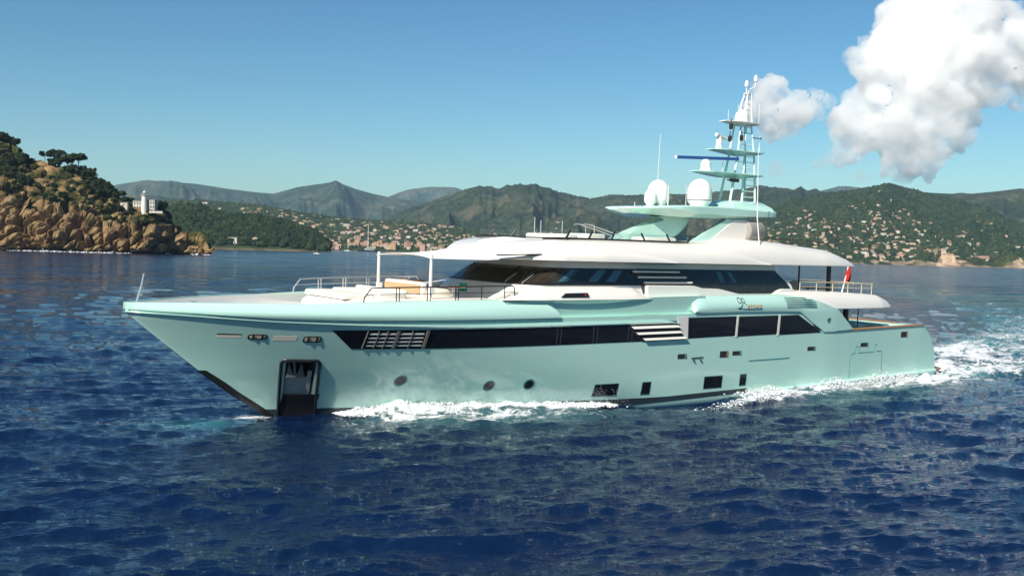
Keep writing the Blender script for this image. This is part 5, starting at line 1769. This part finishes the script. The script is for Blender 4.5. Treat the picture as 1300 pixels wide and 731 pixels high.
def build_headland():
    top = np.array([(-60, 170), (-20, 168), (0, 172), (10, 178), (20, 186), (27, 199), (35, 204), (50, 204), (62, 208), (75, 213), (100, 216), (112, 228), (120, 242), (135, 249), (150, 252), (165, 260), (190, 266), (203, 269), (208, 276), (217, 280), (222, 293), (229, 297), (236, 294), (250, 295), (258, 298), (264, 306), (268, 318)], float)
    nu, nv = 560, 260
    px = np.linspace(-60, 268, nu); v = np.concatenate([np.linspace(0, 1, nv), np.linspace(1.02, 1.5, 20)])
    PX, VV = np.meshgrid(px, v, indexing='ij')
    py = np.interp(PX, top[:, 0], top[:, 1])
    d0 = 655 + 25 * np.interp(PX, [-60, 100, 200, 225, 268], [0, .3, .8, 1.4, 1.6])
    depth = np.interp(PX, [-60, 0, 60, 120, 170, 215, 240, 268], [150, 130, 95, 60, 45, 30, 22, 10])
    # steep cliff low down, gentler above
    prof_d = np.interp(np.clip(VV, 0, 1), [0, .12, .3, .42, .7, 1], [0, .04, .12, .3, .62, 1])
    D = d0 + depth * prof_d
    D = np.where(VV > 1, d0 + depth + (VV - 1) * 120, D)
    lat = (PX - 650) / FPX
    dr = d0 + depth
    rz = CF[2] + CR[2] * lat - CU[2] * (py - IH / 2) / FPX
    ZR = np.maximum(CZ + dr * rz, 1.5)
    prof_z = np.interp(np.clip(VV, 0, 1), [0, .12, .3, .42, .7, 1], [0, .16, .36, .46, .72, 1])
    Z = ZR * prof_z - 2.5 * (1 - np.clip(VV * 8, 0, 1))
    Z = np.where(VV > 1, ZR * (1 - (VV - 1) * .9), Z)
    P = np.stack([CX + D * (F0[0] + R0[0] * lat), CY + D * (F0[1] + R0[1] * lat), Z], -1)
    # strata and blocks, displaced mostly towards the viewer's side and along the slope
    du = np.gradient(P, axis=0); dv = np.gradient(P, axis=1)
    nrm = np.cross(du, dv); nrm /= np.linalg.norm(nrm, axis=-1, keepdims=True) + 1e-9
    flip = np.sign((nrm * F0).sum(-1))[..., None]
    nrm = -nrm * np.where(flip == 0, 1, flip)
    e1_ = .80 * R0 + .60 * U0; e2_ = -.60 * R0 + .80 * U0
    Q = np.stack([P @ e1_, P @ F0, P @ e2_], -1)
    Q = Q + 3 * np.stack([fbm(P * .05, 3, 60), fbm(P * .05, 3, 61), fbm(P * .05, 3, 62)], -1)
    f1, f2, i1 = worley(Q * np.array([.034, .045, .085]), 70)
    g1, g2, i2 = worley(Q * np.array([.085, .10, .20]), 75)
    k1, k2, i3 = worley(Q * np.array([.25, .3, .55]), 77)
    rockness = 1 - sstep(.45, .75, np.clip(VV, 0, 1) + .25 * fbm(P * .03, 3, 64)) * .55
    disp = 11.0 * (np.minimum(f2 - f1, .38) - .14) + 6.5 * (np.minimum(g2 - g1, .35) - .12) + 1.4 * np.minimum(k2 - k1, .3) + 11.0 * (i1 - .5) - 7.5 * np.exp(-((f2 - f1) / .06) ** 2) - 1.8 * np.exp(-((g2 - g1) / .07) ** 2) + 2.0 * (i2 - .5) + 2.6 * fbm(P * .12, 6, 66) + 1.6 * ridged(P * .16, 4, 67)
    fade = np.interp(np.clip(VV, 0, 1), [0, .05, .9, 1], [.7, 1, .8, .35]) * np.interp(PX, [235, 268], [1, .45])
    P = P + nrm * (disp * fade * rockness)[..., None]
    P[..., 2] += np.where(VV > .4, .8 * fbm(P * .25, 4, 68), 0)
    # deep dark cleft right of the lighthouse rock
    cl = np.exp(-((PX - 208 - 6 * (.4 - VV)) / 7.0) ** 4) * (1 - sstep(.55, .8, VV))
    for (c_, w_c, a_) in ((100, 3.0, 14), (64, 2.2, 9), (128, 2.0, 8), (24, 2.5, 9), (160, 2.0, 7), (178, 2.2, 9)):
        cl = cl + a_ / 26. * np.exp(-((PX - c_ + 14 * (VV - .2) + 2 * fbm(np.stack([VV * 6, PX * 0 + c_], -1), 2, 3)) / w_c) ** 2) * (1 - sstep(.35, .6, VV))
    P += F0 * (cl * 22)[..., None]
    slope_up = sstep(.28, .62, np.clip(VV, 0, 1) + .5 * fbm(P * .035, 4, 80))
    vegm = slope_up * sstep(-.10, .25, fbm(P * .07, 4, 83) + .22 + .9 * np.interp(PX, [-60, 5, 30, 60], [1, .9, .1, 0]) * sstep(.2, .5, VV) + .25 * sstep(.85, 1, VV))
    mt = bpy.data.materials.new('ochre_rock')
    mt.use_nodes = True
    nt = mt.node_tree; N_, Lk = nt.nodes, nt.links
    p = N_['Principled BSDF']; p.inputs['Roughness'].default_value = .9; p.inputs['Specular IOR Level'].default_value = .2
    geo = N_.new('ShaderNodeNewGeometry')
    def noise(s, d=8, r=.65):
        n = N_.new('ShaderNodeTexNoise'); n.inputs['Scale'].default_value = s; n.inputs['Detail'].default_value = d; n.inputs['Roughness'].default_value = r
        Lk.new(geo.outputs['Position'], n.inputs['Vector'])
        return n.outputs['Fac']
    cr = N_.new('ShaderNodeValToRGB')
    e = cr.color_ramp.elements
    e[0].position, e[0].color = .32, (.080, .050, .030, 1)
    e[1].position, e[1].color = .76, (.54, .41, .25, 1)
    q = e.new(.46); q.color = (.26, .168, .082, 1)
    q = e.new(.58); q.color = (.40, .27, .13, 1)
    Lk.new(noise(.16), cr.inputs[0])
    gr = N_.new('ShaderNodeValToRGB')
    e = gr.color_ramp.elements
    e[0].position, e[0].color = .35, (.020, .030, .010, 1)
    e[1].position, e[1].color = .68, (.19, .125, .030, 1)
    q = e.new(.5); q.color = (.07, .07, .02, 1)
    Lk.new(noise(.22, 6), gr.inputs[0])
    at = N_.new('ShaderNodeAttribute'); at.attribute_name = 'veg'
    at2 = N_.new('ShaderNodeAttribute'); at2.attribute_name = 'wet'
    mx = N_.new('ShaderNodeMix'); mx.data_type = 'RGBA'
    Lk.new(at.outputs['Fac'], mx.inputs[0]); Lk.new(cr.outputs[0], mx.inputs[6]); Lk.new(gr.outputs[0], mx.inputs[7])
    m2 = N_.new('ShaderNodeMix'); m2.data_type = 'RGBA'
    Lk.new(at2.outputs['Fac'], m2.inputs[0]); Lk.new(mx.outputs[2], m2.inputs[6]); m2.inputs[7].default_value = (.045, .032, .022, 1)
    Lk.new(m2.outputs[2], p.inputs['Base Color'])
    bp = N_.new('ShaderNodeBump'); bp.inputs['Strength'].default_value = 1.0; bp.inputs['Distance'].default_value = 2.4
    Lk.new(noise(.55, 8, .7), bp.inputs['Height']); Lk.new(bp.outputs[0], p.inputs['Normal'])
    wet = sstep(2.6, .8, P[..., 2] + 1.2 * fbm(P * .1, 3, 90))
    nu_, nv_ = PX.shape
    o = mesh_np('headland', P.reshape(-1, 3), grid_faces(nu_, nv_)[:, ::-1], [mt], None, False, attrs={'veg': np.clip(vegm, 0, 1), 'wet': np.clip(wet, 0, 1)})
    tag(o, 'ochre rock headland with scrub', 'headland', kind='structure')

    def ground(px_, v_):
        iu = int(np.clip(np.interp(px_, px, np.arange(nu)), 0, nu - 1)); iv = int(np.clip(np.interp(v_, v, np.arange(len(v))), 0, len(v) - 1))
        return P[iu, iv]
    # thin line of surf at its foot
    ii = np.arange(0, nu, 2)
    C = P[ii, 3].copy()
    r = np.random.default_rng(12)
    C = np.repeat(C, 8, axis=0)
    keep = (fbm(np.stack([C[:, 0] * .05, C[:, 1] * .05], -1), 3, 4) > .10 + .3 * r.uniform(-1, 1, len(C)))
    C = C[keep]
    C += -F0 * (2.0 + r.uniform(0, 2.5, (len(C), 1))) + R0 * r.normal(0, .8, (len(C), 1))
    C[:, 2] = r.gamma(1.2, .16, len(C)) * (1 + 2.5 * (fbm(C[:, :2] * .02, 2, 44) > .25))
    S = r.gamma(1.3, .085, (len(C), 1)) * np.array([[2.2, 2.2, .7]]) + .03
    V, F = blob_mesh(C, S, 1, .3, 6)
    o = mesh_np('surf_foam', V, F, [FOAM], None, True)
    tag(o, 'thin white surf at the foot of the rocks', 'foam', kind='stuff')

    # trees: trunk + crown of many small leaf clumps
    def tree(px_, v_, h, w_, form, seed, label, group, mt_=LEAF, cat='tree', name='pine_tree', sink=0.):
        g = ground(px_, v_)
        r = np.random.default_rng(seed)
        base = Vector((g[0], g[1], g[2] - .4 - sink))
        e = empty(name, base, label, cat, group)
        tk = MB()
        lean = r.normal(0, .06, 2)
        tp = (lean[0] * h, lean[1] * h, h * .62)
        tk.tube([(0, 0, 0), (tp[0] * .4, tp[1] * .4, h * .3), tp], [h * .035, h * .028, h * .018], 7)
        for k in range(5):
            a = r.uniform(0, 6.28)
            z0 = h * r.uniform(.35, .6)
            tk.tube([(tp[0] * z0 / (h * .62), tp[1] * z0 / (h * .62), z0), (tp[0] + math.cos(a) * w_ * .22, tp[1] + math.sin(a) * w_ * .22, h * .7), (tp[0] + math.cos(a) * w_ * .38, tp[1] + math.sin(a) * w_ * .38, h * .78)], [h * .014, h * .01, h * .005], 5)
        t_ = tk.build('trunk', BARK, e)
        n = int(170 if form == 'umbrella' else 230)
        C = []
        nlobe = 7
        la = r.uniform(0, 6.28, nlobe)
        for k in range(n):
            q = r.integers(nlobe)
            if form == 'umbrella':
                lc = np.array([math.cos(la[q]) * w_ * .30, math.sin(la[q]) * w_ * .30, h * (.80 + .12 * math.sin(q * 2.1))])
                u = r.normal(0, 1, 3); u /= np.linalg.norm(u)
                C.append(lc + u * np.array([w_ * .22, w_ * .22, h * .10]) * r.uniform(.5, 1) ** .5 + np.array([tp[0], tp[1], 0]))
            else:
                lc = np.array([math.cos(la[q]) * w_ * .24, math.sin(la[q]) * w_ * .24, h * (.35 + .42 * (q / nlobe))])
                u = r.normal(0, 1, 3); u /= np.linalg.norm(u)
                C.append(lc + u * np.array([w_ * .27, w_ * .27, h * .24]) * r.uniform(.4, 1) ** .5)
        C = np.array(C)
        s = r.uniform(.05, .11, (n, 1)) * w_ * np.array([[1, 1, .7]])
        V, F = blob_mesh(C, s, 1, .45, seed)
        c_ = mesh_np('crown', V, F, [mt_], e, False)
        return e
    specs = [(56, 1.0, 9, 7, 'umbrella', 'rounded pine at the left end of the headland skyline'),
             (66, 1.02, 13, 9, 'umbrella', 'tall umbrella pine with a thin bare trunk on the headland crest'),
             (76, 1.0, 14.5, 8, 'umbrella', 'tallest umbrella pine at the highest point of the headland crest'),
             (84, .98, 11, 8, 'umbrella', 'umbrella pine standing just right of the tallest pine'),
             (93, .98, 12, 10, 'umbrella', 'broad umbrella pine at the middle of the headland crest'),
             (104, .96, 11, 9, 'round', 'dense dark pine where the headland crest begins to fall'),
             (112, .95, 12, 10, 'round', 'large dark pine on the falling crest above the steep scrub'),
             (121, .98, 11, 11, 'umbrella', 'wide spreading pine on the falling crest'),
             (131, .97, 11, 12, 'round', 'big round pine standing alone at the step in the headland'),
             (128, .88, 9, 9, 'round', 'dark pine just below the big round pine'),
             (150, .98, 6, 9, 'round', 'low dark pine between the big round pine and the lighthouse'),
             (160, .97, 5, 8, 'round', 'low bushy pine just left of the lighthouse'),
             (70, .95, 8, 9, 'round', 'dark pine in front of the tall thin trunked umbrella pine'),
             (88, .92, 8, 10, 'round', 'bushy dark pine below the middle of the headland crest'),
             (99, 1.0, 12, 10, 'umbrella', 'flat topped pine beside the dense dark pine on the falling crest'),
             (116, .88, 9, 11, 'round', 'wide dark pine on the steep scrub below the falling crest'),
             (139, .95, 8, 10, 'round', 'rounded pine just right of the big round pine'),
             (195, 1.3, 9, 8, 'round', 'dark pine rising behind the keeper house roof'),
             (202, 1.1, 11, 9, 'round', 'dark pine immediately right of the lighthouse'),
             (209, 1.1, 9, 8, 'round', 'rounded pine at the cliff edge right of the lighthouse')]
    for k, (a, b, h, w_, fm, lab) in enumerate(specs):
        tree(a, b, h * .95, w_ * 1.15, fm, 300 + k, lab, 'pines on the headland')
    r = np.random.default_rng(77)
    k = 0
    spots = [(x, float(np.clip(r.uniform(.42, .95), 0, 1))) for x in np.linspace(2, 196, 84)] + [(x, r.uniform(.55, 1.0)) for x in np.linspace(-8, 30, 34)]
    spots = [(x, vv if not (168 < x < 200 and vv > .78) else .6) for x, vv in spots]
    for (x, vv) in spots:
        sz = r.uniform(3.0, 6.0)
        wood = x < 31 and k >= 84
        if wood:
            sz = r.uniform(5.5, 8.5)
        tree(x + r.normal(0, 2), vv, sz, sz * 1.15, 'round', 400 + k,
             'dark tree in the wood on the steep slope left of the bare ochre rock' if wood else 'low dark shrub growing on the ochre headland slope',
             'trees on the wooded headland slope' if wood else 'shrubs on the headland slope', LEAF if wood or k % 2 else LEAF2, 'tree' if wood else 'shrub', 'tree' if wood else 'shrub', .6)
        k += 1
    # lighthouse with its keeper's house
    g = ground(183, .93)
    lz = max(g[2], img_point(183, 268, 700)[2])
    base = img_point(183, 266, 706)
    L = empty('lighthouse', base, 'white round lighthouse tower with a lantern on the headland', 'lighthouse')
    LW = mat('lighthouse_white', (.62, .60, .55), .7)
    KW = mat('keeper_wall', (.56, .53, .47), .8, noise=(.3, .3, (.38, .35, .30)))
    L.scale = (.88, .88, .88)
    RT = mat('weathered_roof', (.42, .36, .30), .8)

    def lp(mb, name, mt_, **kw):
        o_ = mb.build(name, mt_, L, **kw); return o_
    lp(MB().lathe([(2.3, -4), (2.3, 0), (2.15, 4), (1.95, 10.3), (2.6, 10.8), (2.6, 11.1), (0, 11.1)], n=20), 'tower', LW, sharp=30)
    lp(MB().lathe([(1.2, 11.1), (1.2, 13.1), (0, 13.1)], n=12), 'lantern', mat('lantern_glass', (.10, .12, .13), .1), sharp=30)
    lp(MB().lathe([(1.5, 13.1), (1.3, 13.5), (.5, 14.2), (.15, 14.4), (.12, 15.2), (0, 15.2)], n=14), 'lantern_roof', LW, sharp=30)
    gr_ = MB()
    for t in np.linspace(0, 2 * math.pi, 12, endpoint=False):
        gr_.tube([(2.5 * math.cos(t), 2.5 * math.sin(t), 11.1), (2.5 * math.cos(t), 2.5 * math.sin(t), 12.1)], .06, 5)
    gr_.tube([(2.5 * math.cos(t), 2.5 * math.sin(t), 12.1) for t in np.linspace(0, 2 * math.pi, 21)], .06, 5)
    lp(gr_, 'gallery_rail', LW)
    yaw_m = Matrix.Rotation(-YAW, 4, 'Z')
    def boxp(x0, x1, y0, y1, z0, z1, name, mt_, e_=L):
        o_ = MB().box(x0, x1, y0, y1, z0, z1).build(name, mt_, e_, smooth=False)
        o_.rotation_euler = (0, 0, -YAW)
        return o_
    Kb = img_point(189, 266, 710)
    K = empty('keepers_house', Kb, 'white two storey keeper house attached right of the lighthouse tower', 'house')
    boxp(-2.5, 5.6, -3, 4, -5, 7.2, 'wall', KW, K)
    boxp(-2.8, 5.9, -3.3, 4.3, 7.2, 7.7, 'roof', RT, K)
    for z in (1.2, 4.4):
        for x in (.2, 2.2, 4.2):
            boxp(x, x + .9, -3.05, -3.0, z, z + 1.7, 'window', GLASS, K)
    Kb2 = img_point(174, 266, 712)
    K2 = empty('keepers_house', Kb2, 'white two storey wing left of the lighthouse tower', 'house')
    boxp(-2.6, 4.5, -2, 5, -5, 6.3, 'wall', KW, K2)
    boxp(-2.9, 4.8, -2.3, 5.3, 6.3, 6.8, 'roof', RT, K2)
    for z in (1.0, 3.9):
        for x in (-1.6, .6, 2.6):
            boxp(x, x + .9, -2.05, -2.0, z, z + 1.6, 'window', GLASS, K2)
    Kb3 = img_point(158, 262, 708)
    K3 = empty('outbuilding', Kb3, 'small low white outbuilding on the slope left of the lighthouse', 'outbuilding')
    boxp(-2.6, 3.0, -2, 3, -5, 2.6, 'wall', KW, K3)
    boxp(-2.8, 3.2, -2.2, 3.2, 2.6, 3.0, 'roof', RT, K3)
    boxp(-.5, .5, -2.06, -2.0, .2, 2.0, 'door', mat('door_grey', (.1, .1, .1), .6), K3)
    Kb4 = img_point(199, 269, 690)
    K4 = empty('terrace_wall', Kb4, 'low white terrace wall on the cliff edge below the lighthouse', 'wall')
    boxp(-5, 4.0, -.5, .5, -.9, .5, 'wall', KW, K4)
    for E_k in (K, K2, K3):
        E_k.scale = (.86, .86, .86)


# ------------------------------------------------------------------ far boats
def build_boats():
    def boat(name, px, py_, L_, label, hullm, style, group=None):
        depth = CZ / max(1e-4, -(CF[2] + CR[2] * (px - 650) / FPX - CU[2] * (py_ - IH / 2) / FPX))
        depth = min(depth, 2400)
        P = img_point(px, py_, depth); P[2] = 0
        e = empty(name, P, label, 'boat', group)
        rot = -YAW + {'dark': .5, 'sail': 1.0}.get(style, .3)
        b = MB()
        rings = []
        for t in np.linspace(0, 1, 12):
            x = (t - .5) * L_
            w_ = L_ * .13 * (1 - max(0, (t - .45) / .55) ** 2.2) * (.85 + .15 * min(1, t * 4))
            h = L_ * (.055 + .05 * t * t)
            w_ = max(w_, .02)
            rings.append([(x, -w_ * .8, -.3), (x, -w_, h * .5), (x, -w_, h), (x, w_, h), (x, w_, h * .5), (x, w_ * .8, -.3)])
        b.loft(rings)
        q = b.build('hull', hullm, e, sharp=30); q.rotation_euler = (0, 0, rot + math.pi)
        c = MB()
        if style == 'dark':
            c.rbox(-L_ * .3, L_ * .15, -L_ * .08, L_ * .08, L_ * .06, L_ * .16, .4)
            c.rbox(-L_ * .2, L_ * .06, -L_ * .06, L_ * .06, L_ * .16, L_ * .22, .4)
        else:
            c.rbox(-L_ * .22, L_ * .16, -L_ * .07, L_ * .07, L_ * .05, L_ * .15, .2)
        q = c.build('cabin', DOME if style != 'dark' else mat('grey_superstructure', (.35, .36, .37), .5), e); q.rotation_euler = (0, 0, rot + math.pi)
        if style in ('sail', 'dark'):
            H_ = L_ * (1.15 if style == 'sail' else 1.35)
            mm_ = MB().tube([(0, 0, L_ * .05), (0, 0, H_)], [L_ * .012 + .08, L_ * .006 + .05], 6)
            if style == 'dark':
                for f in (.45, .65, .82):
                    mm_.tube([(0, -L_ * .06, H_ * f), (0, L_ * .06, H_ * f)], .15, 5)
            q = mm_.build('mast', DOME, e); q.rotation_euler = (0, 0, rot)
        return e
    dk = mat('dark_boat_hull', (.02, .022, .03), .4)
    boat('sailing_yacht', 467, 319.6, 46, 'dark hulled yacht with one very tall mast lying off the village', dk, 'dark')
    boat('sailing_boat', 337, 316.3, 15, 'small white sailing boat with a bare mast off the dark wood', DOME, 'sail')
    boat('motor_launch', 408, 318.2, 26, 'long low dark launch at the tip of the wooded promontory', dk, 'motor')
    boat('motorboat', 441, 318.6, 15, 'white motorboat off the village beach beside the tall masted yacht', DOME, 'motor')
    boat('motorboat', 402, 322.2, 7, 'tiny white open boat alone on the water off the wooded promontory', DOME, 'motor')
    for px in (349, 357, 372):
        boat('motorboat', px, 316.6 + (px - 349) * .025, 9, 'small white boat moored close under the wooded shore', DOME, 'motor', 'boats moored under the wood')


# ------------------------------------------------------------------ clouds and haze
def build_clouds():
    mt = bpy.data.materials.new('cloud_vapour')
    mt.use_nodes = True
    nt = mt.node_tree
    nt.nodes.clear()
    o_ = nt.nodes.new('ShaderNodeOutputMaterial')
    vs = nt.nodes.new('ShaderNodeVolumeScatter')
    vs.inputs['Color'].default_value = (.80, .785, .765, 1)
    vs.inputs['Anisotropy'].default_value = 0.12
    nt.links.new(vs.outputs[0], o_.inputs['Volume'])
    geo = nt.nodes.new('ShaderNodeTexCoord')
    n1 = nt.nodes.new('ShaderNodeTexNoise'); n1.inputs['Scale'].default_value = 1 / 420.; n1.inputs['Detail'].default_value = 7; n1.inputs['Roughness'].default_value = .62
    nt.links.new(geo.outputs['Object'], n1.inputs['Vector'])
    mr = nt.nodes.new('ShaderNodeMapRange'); mr.interpolation_type = 'SMOOTHSTEP'
    mr.inputs[1].default_value = .36; mr.inputs[2].default_value = .72; mr.inputs[3].default_value = CLOUD_DENS * .10; mr.inputs[4].default_value = CLOUD_DENS
    nt.links.new(n1.outputs['Fac'], mr.inputs[0]); nt.links.new(mr.outputs[0], vs.inputs['Density'])
    mt.cycles.volume_sampling = 'MULTIPLE_IMPORTANCE'

    def cloud(lobes, D, name, label, voxel, seed, amp=1.0, dmat=mt):
        r = np.random.default_rng(seed)
        C, S = [], []
        for (px, py, rad) in lobes:
            c = img_point(px, py, D)
            R = rad / FPX * D
            C.append(c + CF * r.normal(0, R * .35)); S.append((R, R, R * .9))
            for k in range(9):
                u = r.normal(0, 1, 3); u /= np.linalg.norm(u)
                q = R * r.uniform(.25, .5)
                C.append(c + u * R * r.uniform(.7, .95)); S.append((q, q, q * .9))
        V, F = blob_mesh(np.array(C), np.array(S), 2, .05, seed)
        o = mesh_np(name, V, F, [], None, True)
        md = o.modifiers.new('remesh', 'REMESH'); md.mode = 'VOXEL'; md.voxel_size = voxel
        bpy.context.view_layer.update()
        me = bpy.data.meshes.new_from_object(o.evaluated_get(bpy.context.evaluated_depsgraph_get()))
        o.modifiers.clear()
        n = len(me.vertices)
        co = np.zeros(n * 3, np.float32); me.vertices.foreach_get('co', co); co = co.reshape(-1, 3).astype(float)
        no = np.zeros(n * 3, np.float32); me.vertex_normals.foreach_get('vector', no); no = no.reshape(-1, 3)
        k = 20000. / D
        f1, f2, _ = worley(co * (k / 330.), seed); g1, g2, _ = worley(co * (k / 130.), seed + 3); h1, h2, _ = worley(co * (k / 55.), seed + 6)
        d = (120 * (.55 - f1) + 90 * (.55 - g1) + 28 * (.5 - h1) + 60 * fbm(co * (k / 400.), 5, seed) + 30 * fbm(co * (k / 70.), 3, seed + 1)) / k * amp
        co = co + no * (d + (25 if amp < 1 else 0))[:, None]
        me.vertices.foreach_set('co', co.astype(np.float32).ravel())
        me.materials.clear(); me.materials.append(dmat)
        me.update()
        o.data = me
        tag(o, label, 'cloud')
        o['kind'] = 'thing'
        return o
    main = [(1172, 22, 50), (1215, 15, 55), (1140, 62, 42), (1108, 80, 34), (1180, 70, 55), (1225, 62, 50), (1262, 75, 36), (1290, 50, 36), (1285, 20, 26), (1310, 85, 34),
            (1125, 110, 38), (1165, 118, 48), (1205, 120, 42), (1240, 110, 30), (1262, 118, 20), (1098, 128, 26), (1078, 152, 26), (1068, 168, 18), (1095, 172, 24), (1130, 155, 38), (1165, 165, 40), (1200, 158, 28),
            (1062, 192, 12), (1050, 205, 9), (1066, 206, 9), (1036, 209, 6), (1160, 212, 18), (1215, 175, 20), (1230, 150, 18), (1080, 196, 16), (1048, 206, 7), (1140, 195, 26), (1172, 200, 26), (1150, 220, 14), (1130, 214, 12), (1180, 222, 9), (1300, 120, 18)]
    cloud(main, 20000, 'cloud', 'huge towering white cumulus cloud with a grey base in the upper right sky', 27, 3)
    small = [(1020, 140, 15), (1050, 130, 9), (990, 128, 15), (1040, 146, 9), (972, 118, 17), (985, 110, 13), (966, 140, 20), (985, 150, 22), (1004, 145, 24), (1012, 130, 17), (1026, 130, 15), (1000, 165, 12), (1038, 138, 10), (1048, 128, 7), (972, 165, 10)]
    cloud(small, 20000, 'cloud', 'smaller white cumulus cloud directly behind the yacht mast', 20, 9, .8)
    thin = mt.copy(); thin.name = 'thin_cloud_vapour'
    thin.node_tree.nodes['Map Range'].inputs[4].default_value = CLOUD_DENS * .3
    cloud([(987, 214, 9), (982, 218, 6), (993, 216, 6)], 19000, 'cloud', 'small grey wisp of cloud right of the mast above the hills', 30, 14, .5, thin)
    cloud([(1092, 224, 8), (1102, 225, 6), (1084, 226, 4)], 19000, 'cloud', 'tiny pale cloud low over the hills beneath the great cumulus', 30, 17, .5, thin)


CLOUD_DENS = 1 / 95.
HAZE_DENS = 4.0e-5


def build_haze():
    mb = MB().box(CX - 14800, CX + 14800, CY - 14800, CY + 14800, -4.0, 830.0)
    mt = bpy.data.materials.new('haze_air')
    mt.use_nodes = True
    nt = mt.node_tree
    nt.nodes.clear()
    o_ = nt.nodes.new('ShaderNodeOutputMaterial')
    pv = nt.nodes.new('ShaderNodeVolumePrincipled')
    pv.inputs['Color'].default_value = (.50, .76, .98, 1)
    pv.inputs['Density'].default_value = HAZE_DENS
    pv.inputs['Anisotropy'].default_value = .2
    nt.links.new(pv.outputs[0], o_.inputs['Volume'])
    if hasattr(mt, 'cycles'):
        mt.cycles.homogeneous_volume = True
    o = mb.build('haze', mt, None, smooth=False)
    tag(o, 'thin blue summer haze over the bay', 'haze', kind='stuff')


if 'land' not in SKIP: build_land()
build_sea()
if 'yacht' not in SKIP: build_yacht()
if 'spray' not in SKIP: build_spray()
if 'boats' not in SKIP: build_boats()
if 'clouds' not in SKIP: build_clouds()
if 'haze' not in SKIP: build_haze()
